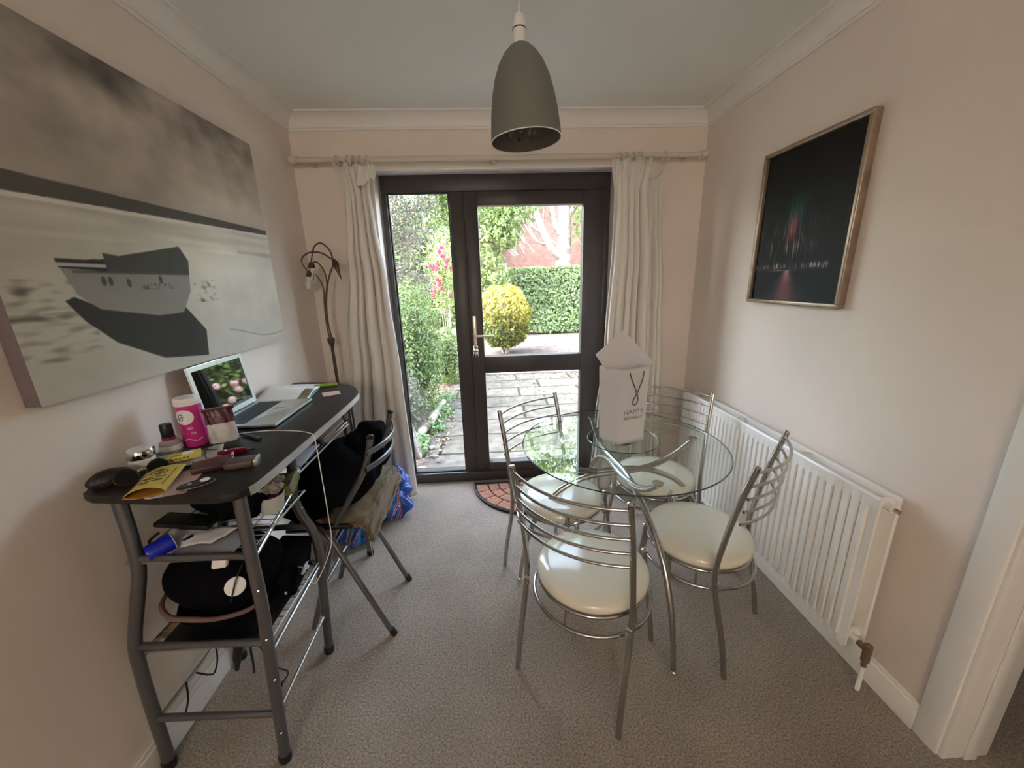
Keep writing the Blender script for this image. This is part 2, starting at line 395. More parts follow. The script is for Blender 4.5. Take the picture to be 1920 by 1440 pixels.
# ------------------------------------------------------------------ curtains and pole
def rings(xs): return xs
pole = thing('curtain_pole', 'cream painted curtain pole with ball ends above the garden door', 'curtain pole', (1.2, -.085, 2.15))
b = MB(); b.at((0, -.085, 2.150), 0, 0, radians(90)); b.lathe([(0, .06), (.0135, .06), (.0135, 2.38), (0, 2.38)], 20); b.build('pole_rod', M['pole'], pole)
for x, s in ((.065, -1), (2.375, 1)):
    b = MB(); b.at((x, -.085, 2.150), 0, 0, radians(90)); b.lathe([(0, -.004), (.018, -.004), (.02, 0), (.014, .008*s), (.017, .014*s), (.024, .028*s), (.022, .042*s), (.012, .052*s), (0, .054*s)], 20); b.build('finial', M['pole'], pole)
for x in (.12, 1.163, 2.31):
    b = MB(); b.tube([(x, -.002, 2.150), (x, -.085, 2.150)], .007, 10); b.tube([(x, -.002, 2.15), (x, -.012, 2.15)], .02, 16); (b.tube([(x, -.085, 2.131), (x, -.085, 2.119)], .009, 10) if x > 1 and x < 2 else 0); b.build('pole_bracket', M['pole'], pole)
def ring(x, tilt=0.):
    b = MB(); rr = .023
    b.tube([(x+tilt*cos(a)*.01, -.085+rr*sin(a), 2.143+rr*cos(a)) for a in np.linspace(0, 2*pi, 25)[:-1]], .0048, 8, closed=True); b.tube([(x, -.085, 2.120), (x, -.085, 2.108)], .003, 6)
    b.build('curtain_ring', M['pole'], pole)
for i, x in enumerate((.268, .285, .330, .345, .362, .385, .398, .418, .436, .450)): ring(x, (-1)**i)
for i, x in enumerate((1.885, 1.905, 1.922, 1.945, 1.965, 1.985, 2.005, 2.030, 2.155, 2.172)): ring(x, (-1)**i)

def lerp_table(t, tab):
    for (a, va), (b_, vb) in zip(tab, tab[1:]):
        if t <= b_: k = (t-a)/(b_-a) if b_ > a else 0; k = k*k*(3-2*k); return va+(vb-va)*k
    return tab[-1][1]
def curtain(name, label, left, right, ztop, zbot, folds, seed, y=-.085, amp=.03, topdrop=None, parent=None, nu=220, nv=70):
    rnd = random.Random(seed); ph = [rnd.uniform(0, 6.28) for _ in range(6)]
    def fn(u, v):
        z = ztop(u)+(zbot-ztop(u))*v
        x0, x1 = lerp_table(v, left), lerp_table(v, right)
        uu = u+.030*sin(2*2*pi*u+ph[0]+1.2*v)+.012*sin(5*2*pi*u+ph[1])
        env = .30+.70*min(1, max(0, (v-.05)*6))
        a = amp*env*(.72+.38*sin(2*pi*u*1.5+ph[2]+v))
        wv = sin(2*pi*folds*uu+.7*sin(v*2.2+ph[3])); wv = math.copysign(abs(wv)**.7, wv)
        w2 = sin(2*pi*folds*2.1*uu+ph[4]+.8*v)
        head = max(0, 1-v*14)                                   # gathered heading tape
        pinch = math.exp(-((v-.065)/.03)**2)
        dy = a*(wv+.16*w2)+.008*head*sin(2*pi*folds*3.5*u)+.010*pinch-.010*head
        x = x0+(x1-x0)*u+.45*a*cos(2*pi*folds*uu)*.6
        return (x, y+dy-.004, z)
    b = MB(); b.grid(fn, nu, nv); return b
lc = thing('curtain', 'cream gathered curtain left of the garden door, behind the folding chair', 'curtain', (.3, -.09, 0), group='curtains at the garden door')
b = curtain('left', None, [(0, .258), (.07, .290), (.13, .282), (.25, .250), (.5, .185), (.75, .12), (1, .085)], [(0, .462), (.07, .440), (.13, .448), (.3, .478), (.6, .505), (1, .525)], lambda u: 2.118+.012*sin(u*22), .012, 5, 3, amp=.044)
solidify(b.build('drape', M['curtain'], lc), .003)
def flap(u, v):  # loose pointed flap of heading tape at the door side
    return (.405+.108*u-.02*v, -.125-.02*sin(u*9)-.012*v, 2.118-.018*u-.115*v*(1-.45*u)-.012*sin(u*7))
b = MB(); b.grid(flap, 24, 12); solidify(b.build('heading_flap', M['curtain'], lc), .003)
rc = thing('curtain', 'cream gathered curtain right of the garden door with two bunches at the top', 'curtain', (2.0, -.09, 0), group='curtains at the garden door')
b = curtain('right', None, [(0, 1.842), (.08, 1.868), (.2, 1.862), (.5, 1.835), (.8, 1.782), (1, 1.755)], [(0, 2.075), (.08, 2.055), (.3, 2.085), (.6, 2.10), (1, 2.12)], lambda u: 2.122+.01*sin(u*20), .012, 5, 5, y=-.098, amp=.044)
solidify(b.build('drape', M['curtain'], rc), .003)
b = curtain('right2', None, [(0, 2.075), (.1, 2.085), (.5, 2.09), (1, 2.10)], [(0, 2.178), (.1, 2.168), (.35, 2.215), (.6, 2.25), (1, 2.29)], lambda u: 2.030+.085*u**4, .012, 3, 9, y=-.060, amp=.028, nu=120)
solidify(b.build('side_drape', M['curtain'], rc), .003)

# ------------------------------------------------------------------ radiator
rad = thing('radiator', 'white double panel radiator on the right wall below the painting', 'radiator', (2.38, -.86, 0))
RY0, RY1, RZ0, RZ1 = -1.505, -.215, .15, .755
def rib_panel(x, sgn):
    b = MB(); n = int(round((RY1-RY0-.05)/.0335)); pts = [(RY0, 0), (RY0+.02, 0)]
    for i in range(n):
        a = RY0+.025+i*(RY1-RY0-.05)/n; d = (RY1-RY0-.05)/n
        pts += [(a+.002, 0), (a+.007, .007), (a+d-.007, .007), (a+d-.002, 0)]
    pts += [(RY1-.02, 0), (RY1, 0)]
    zs = [RZ0, RZ0+.028, RZ0+.036, RZ1-.052, RZ1-.044, RZ1-.006, RZ1]; k = [0, 0, 1, 1, 0, 0, -.5]
    V = [[b.v((x-sgn*((dd+.0012 if kk > 0 else .0045)+(-.004 if kk < 0 else 0)), yy, z)) for (yy, dd) in pts] for z, kk in zip(zs, k)]
    for r0, r1 in zip(V, V[1:]):
        for i in range(len(pts)-1): b.face([r0[i], r0[i+1], r1[i+1], r1[i]])
    b.box(min(x, x+sgn*.012), max(x, x+sgn*.012), RY0, RY1, RZ0, RZ1, .004)
    return b
rib_panel(2.343, 1).build('front_panel', M['gloss'], rad, angle=25)
b = MB(); b.box(2.412, 2.426, RY0+.003, RY1, RZ0, RZ1-.004, .004); b.build('back_panel', M['gloss'], rad)
b = MB()
for i in range(30):
    y = RY0+.05+i*(RY1-RY0-.1)/29; b.box(2.357, 2.410, y-.001, y+.001, RZ0+.06, RZ1-.05)
b.build('convector_fins', M['gloss'], rad, smooth=False)
for y in (-1.15, -.72, -.3):
    b = MB(); b.box(2.352, 2.415, y-.008, y+.008, RZ1-.014, RZ1-.008, .002); b.build('top_bridge', M['brass'] if y < -1 else M['gloss'], rad)
for z in (RZ1-.035, RZ0+.03):
    b = MB(); b.tube([(2.355, RY0+.03, z), (2.414, RY0+.03, z)], .019, 16); b.tube([(2.383, RY0+.03, z), (2.383, RY0-.012, z)], .014, 16); b.build('header_pipe', M['gloss'], rad)
b = MB(); b.tube([(2.383, RY0-.012, RZ1-.035), (2.383, RY0-.028, RZ1-.035)], .008, 6); b.build('bleed_plug', M['chrome'], rad)
vm = mat('worn_brass_valve', (.30, .20, .13), .4, .7)
b = MB(); b.tube([(2.383, RY0-.012, RZ0+.03), (2.383, RY0-.045, RZ0+.03)], .011, 12); b.tube([(2.383, RY0-.045, RZ0+.052), (2.383, RY0-.045, RZ0-.015)], .013, 12); b.tube([(2.383, RY0-.045, RZ0-.015), (2.383, RY0-.045, RZ0-.04)], .009, 6); b.build('valve', vm, rad)
b = MB(); b.tube([(2.383, RY0-.045, RZ0-.035), (2.383, RY0-.045, 0.001)], .0075, 10); b.build('supply_pipe', M['gloss'], rad)
for y in (-1.3, -.45): b = MB(); b.box(2.426, W-.0005, y-.02, y+.02, RZ0+.05, RZ1-.1, .002); b.build('wall_bracket', M['gloss'], rad)

# ------------------------------------------------------------------ pictures
def hsh(x, y, z=0): return noise.noise(Vector((x, y, z)))
def paint_grid(name, fn, nu, nv, pos, m, parent, local=False, aa=False):
    """picture surface: fine grid whose vertex colours hold the printed picture"""
    b = MB(); cl = b.bm.loops.layers.color.new('Col')
    V = [[b.v(pos(i/nu, j/nv)) for j in range(nv+1)] for i in range(nu+1)]
    def ss(u, v):
        if not aa: return fn(u, v)
        q = [fn(min(1, max(0, u+du/nu)), min(1, max(0, v+dv/nv))) for du in (-.33, .33) for dv in (-.33, .33)]; return tuple(sum(c[k] for c in q)/4 for k in range(3))
    colr = [[ss(i/nu, j/nv) for j in range(nv+1)] for i in range(nu+1)]
    for i in range(nu):
        for j in range(nv):
            f = b.face([V[i][j], V[i+1][j], V[i+1][j+1], V[i][j+1]])
            for lp, (a, c) in zip(f.loops, ((i, j), (i+1, j), (i+1, j+1), (i, j+1))): lp[cl] = (*colr[a][c], 1)
    return b.build(name, m, parent, local=local, normals=False)
def inpoly(x, y, P):
    r = False; n = len(P)
    for i in range(n):
        (x1, y1), (x2, y2) = P[i], P[(i+1) % n]
        if (y1 > y) != (y2 > y) and x < (x2-x1)*(y-y1)/(y2-y1)+x1: r = not r
    return r
CB = thing('canvas_picture', 'large monochrome canvas of a beached boat on the left wall', 'picture', (.02, -1.065, 1.655))
CY0, CY1, CZ0, CZ1 = -1.606, -.498, 1.205, 2.10
hull = [(-1.475, 1.551), (-1.338, 1.545), (-1.045, 1.53), (-1.06, 1.46), (-1.113, 1.391), (-1.213, 1.388), (-1.396, 1.42), (-1.445, 1.46)]
cabin = [(-1.347, 1.572), (-1.30, 1.566), (-1.066, 1.612), (-1.037, 1.566), (-1.048, 1.518), (-1.345, 1.522)]
deck = [(-1.475, 1.551), (-1.40, 1.551), (-1.34, 1.555), (-1.345, 1.520), (-1.47, 1.528)]
shad = [(-1.48, 1.446), (-1.455, 1.456), (-1.383, 1.418), (-1.214, 1.392), (-1.10, 1.408), (-1.027, 1.32), (-1.045, 1.226), (-1.235, 1.252), (-1.378, 1.325), (-1.446, 1.392)]
def CK(r, g, b): return (r*1.85+.11, g*1.83+.108, b*1.80+.105)
def canvas_fn(u, v):
    y = CY0+(CY1-CY0)*u; z = CZ0+(CZ1-CZ0)*v
    hz = 1.702+.018*(y+1.0)
    n = hsh(y*5, z*8, 1)*.6+hsh(y*12, z*18, 2)*.35+hsh(y*30, z*40, 5)*.12
    if z > hz+.045-.028*(y+1.5)*.9:
        t = (z-1.74)/.36; d = n*.9+.15
        g = .30+.13*max(-.6, min(1, d*1.3))*(.25+t) - .06*max(0, t-.55)*(1.3)+.06*math.exp(-((y+.75)/.3)**2-((z-1.80)/.10)**2) - .05*max(0, hsh(y*4+9, z*9, 4))
        g -= .07*max(0, min(1, (t-.70+.12*hsh(y*7, 3))*4))*(.6+.8*hsh(y*3, 9))
        return CK(g*1.02, g*.97, g*.92)
    if z > hz: g = .145+.02*n; return CK(g, g*.96, g*.93)
    c = None
    if z > hz-.012: g = .40+.05*n; return CK(g, g*.98, g*.95)
    if inpoly(y, z, cabin): g = .125+.015*n; return CK(g, g*1.02, g*.98)
    if inpoly(y, z, deck):
        g = .085 if not (1.532 < z-.0*(y) < 1.540) else .33; return CK(g, g, g)
    if inpoly(y, z, hull):
        g = .255+.02*n
        if 1.516 < z < 1.522 and y > -1.44: g = .15
        if 1.470 < z < 1.488 and -1.25 < y < -1.12 and hsh(y*160, z*60, 8) > .12: g = .17   # faded painted name
        for (a, q) in ((-1.29, 1.49), (-1.175, 1.50), (-1.345, 1.495), (-1.365, 1.495)):
            if ((y-a)/.007)**2+((z-q)/.013)**2 < 1: g = .13
        return CK(g, g*1.0, g*.97)
    if inpoly(y, z, shad): g = .088+.012*n; return CK(g, g*1.03, g*.98)
    g = .36+.04*n-.05*max(0, 1.4-z)*2+.04*math.exp(-((y+.85)/.35)**2-((z-1.55)/.12)**2)
    band = hsh(y*3, z*45, 6)
    if z > 1.60: g += .05*band
    if 1.40 < z < 1.50 and y < -1.33:
        s = hsh(y*22, z*60, 7); g -= .22*max(0, s+.1)*min(1, (-1.33-y)*8)
    if 1.30 < z < 1.42 and y < -1.42: g -= .14*max(0, hsh(y*18, z*70, 9)+.1)
    if 1.42 < z < 1.50 and -1.04 < y < -.93: g -= .25*max(0, hsh(y*40, z*60, 3))
    if abs(z-(1.30-.10*(y+1.0)+.015*sin(y*12))) < .003 and y > -.9: g -= .08
    if abs(z-1.615) < .008 and y > -.75: g -= .06
    return CK(g, g*.985, g*.93)
canvas_m = vcol('canvas_print', .8, .15)
cn = canvas_m.node_tree; _n = cn.nodes.new('ShaderNodeBump'); _n.inputs['Strength'].default_value = .1; _w = cn.nodes.new('ShaderNodeTexNoise'); _w.inputs['Scale'].default_value = 900
cn.links.new(_w.outputs[0], _n.inputs['Height']); cn.links.new(_n.outputs[0], cn.nodes['Principled BSDF'].inputs['Normal'])
paint_grid('picture_face', canvas_fn, 460, 360, lambda u, v: (.0402, CY0+(CY1-CY0)*u, CZ0+(CZ1-CZ0)*v), canvas_m, CB, aa=True)
b = MB(); b.box(.002, .040, CY0, CY1, CZ0, CZ1, .002); b.build('canvas_stretcher', mat('canvas_side', (.17, .135, .14), .85), CB)

PT = thing('framed_painting', 'dark city night painting in a thin gold frame on the right wall', 'painting', (W-.015, -.865, 1.66))
PY0, PY1, PZ0, PZ1 = -1.128, -.597, 1.328, 1.994
b = MB(); fw_ = .018
def fbar(y0, y1, z0, z1): b.box(W-.034, W-.0005, y0, y1, z0, z1, .005, 3)
fbar(PY0, PY1, PZ0, PZ0+fw_); fbar(PY0, PY1, PZ1-fw_, PZ1); fbar(PY0, PY0+fw_, PZ0+fw_-.003, PZ1-fw_+.003); fbar(PY1-fw_, PY1, PZ0+fw_-.003, PZ1-fw_+.003)
b.build('frame', M['gold'], PT)
def paint_fn(u, v):   # u: 0 at the far side -> 1 near the camera
    g = .008+.004*hsh(u*9, v*9); c = [g, g*1.1, g*1.05]
    e = math.exp(-(((u-.44)/.15)**2+((v-.60)/.13)**2)); c = [c[0]+.008*e, c[1]+.10*e, c[2]+.10*e]
    e = math.exp(-(((u-.42)/.055)**2+((v-.49)/.10)**2)); c = [c[0]+.26*e, c[1]+.07*e, c[2]+.09*e]
    s = max(0, hsh(u*70, v*7, 2))*math.exp(-((v-.37)/.11)**2)*math.exp(-((u-.38)/.26)**2); c = [q+.60*s for q in c]
    s = max(0, hsh(u*90+5, v*14, 4)+.1)*math.exp(-((v-.232)/.020)**2)*(1 if u < .85 else 0); c = [q+.60*s for q in c]
    s = max(0, hsh(u*50+9, v*5, 6))*math.exp(-((v-.52)/.17)**2)*.12; c = [q+s for q in c]
    s = math.exp(-((v-.207)/.004)**2)*math.exp(-((u-.36)/.16)**2); c = [c[0]+.25*s, c[1]+.15*s, c[2]+.14*s]
    if v < .205:
        k = (.205-v)/.205; wd = .030+.13*k
        e = math.exp(-((u-.42)/wd)**2); c = [c[0]+e*(.20+.25*max(0, .5-k)), c[1]+e*(.07+.25*max(0, .45-k)), c[2]+e*(.09+.25*max(0, .45-k))]
        e = math.exp(-((u-.42)/(wd*2.2))**2)*.06; c = [c[0]+e*.4, c[1]+e, c[2]+e*.85]
    return tuple(min(.6, q*1.9+.004) for q in c)
paint_grid('painted_canvas', paint_fn, 150, 170, lambda u, v: (W-.016, PY1-fw_-(PY1-PY0-2*fw_)*u, PZ0+fw_+(PZ1-PZ0-2*fw_)*v), vcol('oil_paint', .55, .3), PT)

# ------------------------------------------------------------------ pendant lamp
PLX, PLY = 1.230, -1.2
pl = thing('pendant_lamp', 'grey bell shaped pendant lampshade hanging from the ceiling', 'pendant lamp', (PLX, PLY, 1.86))
tilt = radians(-3.5)
def sh_mb(prof): q = MB(); q.T = Matrix.Translation((PLX, PLY, 2.13)) @ Matrix.Rotation(tilt, 4, 'Y'); q.lathe(prof, 56); return q
op = [(r_, z_*.955) for r_, z_ in [(0.006, 0), (.018, -.002), (.032, -.010), (.050, -.028), (.067, -.055), (.082, -.092), (.093, -.135), (.101, -.185), (.106, -.235), (.108, -.262)]]
sh_mb(op+[(.1055, -.2502)]+[(max(r-.0025, .004), z-.002) for r, z in op[::-1]][1:]).build('lamp_shade', M['shade'], pl)
q = MB(); q.T = Matrix.Translation((PLX, PLY, 2.13)) @ Matrix.Rotation(tilt, 4, 'Y'); q.tube([(.1078*cos(a), .1078*sin(a), -.2502) for a in np.linspace(0, 2*pi, 57)[:-1]], .0016, 8, closed=True); q.build('shade_rim', M['white'], pl)
q = MB(); q.lathe([(0, .05), (.0195, .05), (.0195, 0), (.021, -.002), (.021, -.03), (0, -.03)], 24, (PLX, PLY, 2.135)); q.build('lamp_holder', M['white'], pl)
q = MB(); q.lathe([(.0200, 0), (.0208, .0015), (.0200, .003)], 24, (PLX, PLY, 2.162)); q.build('holder_seam', M['gasket'], pl)
q = MB(); q.lathe([(0, .0), (.016, .0), (.014, .012), (.005, .02), (0, .02)], 20, (PLX, PLY, 2.185)); q.tube([(PLX, PLY, 2.2), (PLX, PLY, 2.38)], .0032, 10); q.build('flex', M['white'], pl)
q = MB(); q.lathe([(0, 0), (.05, 0), (.047, -.02), (.03, -.026), (0, -.026)], 32, (PLX, PLY, 2.40)); q.build('ceiling_rose', M['white'], pl)
for k in range(11):
    a = k*2*pi/8 if k < 8 else (k-8)*2*pi/3+.4; rr = .078 if k < 8 else .035; zz = 1.917 if k < 8 else 1.905
    q = MB(); q.lathe([(0, .020), (.003, .014), (.008, .002), (.0085, -.004), (.005, -.012), (0, -.015)], 8, (PLX+rr*cos(a), PLY+rr*sin(a), zz)); q.tube([(PLX+rr*cos(a), PLY+rr*sin(a), zz+.018), (PLX+rr*.9*cos(a), PLY+rr*.9*sin(a), zz+.06)], .0008, 5)
    q.build('crystal_drop', M['crystal'], pl)

# ------------------------------------------------------------------ floor lamp
fl = thing('floor_lamp', 'bronze floor lamp with three curling arms in the corner behind the desk', 'floor lamp', (.13, -.15, 0))
q = MB(); q.lathe([(0, 0), (.125, 0), (.125, .008), (.11, .016), (.03, .026), (.014, .035), (0, .035)], 40, (.128, -.15, 0)); q.build('lamp_base', M['bronze'], fl)
q = MB(); q.tube([(.128, -.15, .03), (.124, -.15, 1.125)], .0095, 14); q.build('pole', M['bronze'], fl)
q = MB(); q.lathe([(.008, 0), (.012, .004), (.022, .04), (.021, .052), (.017, .055), (.006, .05)], 20, (.124, -.15, 1.105)); q.build('collar', M['bronze'], fl)
arms = [
 [(.118, -.15, 1.14), (.113, -.152, 1.25), (.120, -.155, 1.37), (.128, -.155, 1.46), (.105, -.16, 1.52), (.062, -.165, 1.548), (.035, -.17, 1.60), (.05, -.17, 1.635), (.095, -.17, 1.655), (.155, -.165, 1.648), (.215, -.16, 1.605)],
 [(.128, -.148, 1.14), (.121, -.145, 1.25), (.127, -.145, 1.36), (.148, -.14, 1.47), (.172, -.14, 1.535), (.197, -.14, 1.59), (.192, -.14, 1.66), (.150, -.14, 1.705), (.108, -.14, 1.690), (.085, -.145, 1.63), (.078, -.15, 1.595)],
 [(.134, -.152, 1.14), (.123, -.158, 1.27), (.122, -.16, 1.36), (.092, -.165, 1.44), (.083, -.165, 1.462), (.122, -.14, 1.37), (.150, -.135, 1.47), (.148, -.135, 1.53), (.120, -.14, 1.592), (.088, -.15, 1.59), (.072, -.155, 1.53)]]
arms[2] = [(.134, -.152, 1.14), (.123, -.158, 1.27), (.126, -.16, 1.37), (.150, -.15, 1.48), (.145, -.15, 1.55), (.115, -.155, 1.60), (.085, -.16, 1.59), (.068, -.165, 1.545)]
for A in arms:
    q = MB(); q.tube(A, .0045, 8, sm=7); q.build('lamp_arm', M['bronze'], fl)
for (p, tip, m_) in (((.215, -.16, 1.605), (.245, -.17, 1.50), 'b'), ((.078, -.15, 1.595), (.075, -.15, 1.50), 'f'), ((.068, -.165, 1.545), (.052, -.17, 1.45), 'f')):
    d = (Vector(tip)-Vector(p)); q = MB(); q.T = Matrix.Translation(p) @ d.to_track_quat('Z', 'Y').to_matrix().to_4x4()
    q.lathe([(0, -.012), (.010, -.006), (.017, .008), (.020, .026), (.018, .026), (.010, .004), (0, 0)], 16); q.build('flower_cup', M['bronze'], fl)
    q = MB(); q.T = Matrix.Translation(p) @ d.to_track_quat('Z', 'Y').to_matrix().to_4x4(); L_ = d.length
    if m_ == 'f':
        for k in range(5):
            a0 = k*2*pi/5
            q.grid(lambda u, v: ((.014+.024*v-.006*sin(pi*v))*cos(a0+(u-.5)*1.35*(1-.55*v**2)), (.014+.024*v-.006*sin(pi*v))*sin(a0+(u-.5)*1.35*(1-.55*v**2)), .012+v*L_*.85), 6, 8)
        solidify(q.build('flower_shade', M['frost'], fl), .002)
    else: q.lathe([(0.002, L_), (.009, L_*.6), (.016, .03), (.012, .02), (0, .02)], 12); q.build('flower_shade', M['bronze'], fl)

# ------------------------------------------------------------------ door mat
dm = thing('door_mat', 'half round terracotta coir door mat with black rubber rim at the garden door', 'door mat', (1.33, .0, 0))
MX, MY, RX, RYY = 1.345, .035, .418, .425
q = MB(); q.prism([(MX+RX*cos(a), MY+RYY*sin(a)) for a in np.linspace(pi, 2*pi, 50)], .001, .008, .002); q.build('rubber_base', M['gasket'], dm)
q = MB(); q.tube([(MX+RX*.985*cos(a), MY+RYY*.985*sin(a), .011) for a in np.linspace(pi, 2*pi, 60)]+[(MX+RX*.985*k, MY-.006, .011) for k in np.linspace(.98, -.98, 30)], .009, 8, closed=True); q.build('rubber_rim', M['gasket'], dm)
coir = mat('terracotta_coir', (.30, .14, .09), .95, spec=.1, bump=.8, bscale=160, c2=(.46, .24, .16), vscale=60)
q = MB(); rows = [(0, .2, 3), (.2, .38, 5), (.38, .56, 7), (.56, .74, 9), (.74, .955, 11)]
for r0, r1, n in rows:
    for k in range(n):
        a0 = pi+.03+k*(pi-.06)/n+.006/max(r0, .1); a1 = pi+.03+(k+1)*(pi-.06)/n-.006/max(r1, .1); ra, rb = r0+.012, r1-.010
        P = [(MX+RX*rb*cos(a), MY-.02+(RYY-.02)*rb*sin(a)) for a in np.linspace(a0, a1, 7)]+[(MX+RX*ra*cos(a), MY-.02+(RYY-.02)*ra*sin(a)) for a in np.linspace(a1, a0, 7)]
        q.prism(P, .007, .017, .003)
q.build('coir_pattern', coir, dm)

# ------------------------------------------------------------------ round glass table
TX, TY, TR, TZ = 1.695, -.905, .458, .712
tb = thing('dining_table', 'round clear glass table on four curved metal legs', 'table', (TX, TY, 0))
q = MB(); q.lathe([(0, 0), (TR-.003, 0), (TR, .003), (TR, .007), (TR-.003, .010), (0, .010)], 96, (TX, TY, TZ)); q.build('glass_top', M['tglass'], tb)
q = MB(); q.tube([(TX+(TR+.0005)*cos(a), TY+(TR+.0005)*sin(a), TZ+.005) for a in np.linspace(0, 2*pi, 97)[:-1]], .0027, 6, closed=True)
q.build('glass_edge', mat('green_glass_edge', (.045, .075, .068), .1, spec=.8), tb)
legprof = [(.530, .012), (.515, .10), (.485, .23), (.425, .37), (.33, .475), (.22, .535), (.11, .562), (0, .568), (-.10, .572), (-.20, .592), (-.285, .632), (-.345, .678), (-.368, .698)]
legrad = [.008, .0095, .0115, .013, .014, .014, .014, .014, .014, .014, .013, .012, .011]
for k, (ang, fr) in enumerate(((radians(184), .93), (radians(-84), 1.05), (radians(6), .95), (radians(94), .95))):
    d = Vector((cos(ang), sin(ang), 0)); n_ = Vector((-sin(ang), cos(ang), 0))
    P = []
    for (r_, z) in legprof:
        s_ = r_*(fr if r_ > 0 else 1); off = .016*math.exp(-(r_/.15)**2)
        P.append(Vector((TX, TY+.012, 0))+d*s_+n_*off+Vector((0, 0, z+(.010 if k % 2 else 0)*math.exp(-(r_/.2)**2))))
    q = MB(); q.tube(P, legrad, 14, sm=5); tl_ = q.build('leg', M['chrome'], tb)
    lg = P[0]; q = MB(); q.lathe([(0, -.012), (.010, -.012), (.013, -.006), (.013, -.001), (.009, .004), (0, .004)], 16, (lg.x, lg.y, lg.z)); q.build('foot_cap', M['chrome2'], tl_)
    e = P[-1]; q = MB(); q.lathe([(0, -.006), (.012, -.006), (.021, .002), (.021, .010), (0, .0115)], 24, (e.x, e.y, e.z+.002)); q.build('glass_pad', M['chrome2'], tl_)
for a in (radians(45), radians(225)):
    q = MB(); q.tube([(TX+.05*cos(a), TY+.012+.05*sin(a), .560), (TX-.05*cos(a), TY+.012-.05*sin(a), .560)], .012, 10); 
q.build('centre_weld', M['chrome'], tb)

LS = thing('glass_turntable', 'small round glass turntable in the middle of the glass table', 'turntable', (TX, -.915, TZ+.010))
q = MB(); q.lathe([(0, 0), (.158, 0), (.160, .002), (.160, .005), (.158, .007), (0, .007)], 64, (1.70, -.915, TZ+.028)); q.build('glass_disc', M['tglass'], LS)
q = MB(); q.tube([(1.70+.1602*cos(a), -.915+.1602*sin(a), TZ+.0315) for a in np.linspace(0, 2*pi, 73)[:-1]], .0022, 6, closed=True); q.build('glass_edge', bpy.data.materials['green_glass_edge'], LS)
q = MB(); q.lathe([(0, 0), (.045, 0), (.045, .006), (.02, .008), (.02, .014), (.04, .016), (.04, .018), (0, .018)], 32, (1.70, -.915, TZ+.010)); q.build('turntable_base', M['chrome2'], LS)

# gift bag with rope handle, and the white envelope standing in it
GZ = TZ+.0355
GB = thing('gift_bag', 'white paper bottle gift bag with rope handle reading HAPPY BIRTHDAY', 'gift bag', (1.70, -.93, GZ))
c0 = Vector((1.655, -.992, 0)); cR = Vector((1.780, -.952, 0)); cL = Vector((1.592, -.905, 0)); cB = cR+cL-c0
q = MB(); hgt = .345
def bagpt(p, z, k=0.): c_ = (c0+cB)/2; t = z/hgt; d = (p-c_)*(1+.10*t+k); return (c_+d).to_tuple()[:2]+(GZ+z,)
cs = [c0, cR, cB, cL]
def bagf(u, v):
    i = int(u*4) % 4; f = u*4-int(u*4); p = cs[i].lerp(cs[(i+1) % 4], f); n = hsh(u*9, v*5, 3)*.004
    x, y, z = bagpt(p, v*hgt, n*3-.02*sin(pi*f)*sin(pi*v)*(1 if i % 2 else .2)); return (x, y, z)
q.grid(bagf, 48, 16, cu=True); q.prism([tuple(p.to_tuple()[:2]) for p in cs], GZ+.0005, GZ+.0015)
solidify(q.build('bag_body', M['paper'], GB, angle=50), .0006)
dirR = (cR-c0).normalized(); nF = Vector((dirR.y, -dirR.x, 0)); fm = (c0+cR)/2; lean = .02
def fp(a, z, o=.004): c_ = c0+(cR-c0)*.5; return c_+dirR*a+Vector((0, 0, GZ+z))+nF*(o+.0165*z/.345+.001)
rope = mat('brown_rope', (.20, .15, .15), .8, bump=.5, bscale=800)
hp = [fp(-.040, .330), fp(-.028, .300), fp(-.010, .265), (fp(.004, .235)), fp(.012, .210), fp(.008, .188), fp(-.004, .182), fp(-.012, .190), fp(-.010, .208), fp(.002, .232, .007), fp(.016, .262), fp(.028, .296), fp(.032, .332)]
q = MB(); q.tube(hp, .0026, 8, sm=5); q.build('rope_handle', rope, GB)
ink = mat('grey_ink', (.30, .24, .25), .7)
Rf = Matrix((dirR, Vector((0, 0, 1)), nF)).transposed()
text('HAPPY', .031, fp(-.003, .140, .0035), Rf, ink, GB, 'happy_lettering', sx=1.05, space=1.1)
text('BIRTHDAY', .018, fp(-.003, .116, .0035), Rf, ink, GB, 'birthday_lettering', sx=1.12, space=1.05)
EN = MB(); ec = Vector((1.69, -.915, GZ+.375))
ex = Vector((.98, .20, -.02)).normalized(); 
E_ = [(-.155, 0.050), (-.018, .150), (.150, .002), (.120, -.055), (.0, -.075), (-.105, -.040)]
E_ = [(-.140, .024), (-.012, .126), (.146, -.026), (.112, -.052), (-.02, -.125), (-.094, -.040)]
f0 = [EN.v(ec+ex*a+Vector((0, .02*b_, b_))+Vector((0, -.0016, 0))) for a, b_ in E_]; f1 = [EN.v(ec+ex*a+Vector((0, .02*b_, b_))+Vector((0, .0016, 0))) for a, b_ in E_]
EN.face(f0); EN.face(f1[::-1])
for i in range(6): EN.face([f0[i], f1[i], f1[(i+1) % 6], f0[(i+1) % 6]])
tag(EN.build('envelope', M['paper'], smooth=False), 'white card envelope sticking up out of the gift bag', 'envelope')

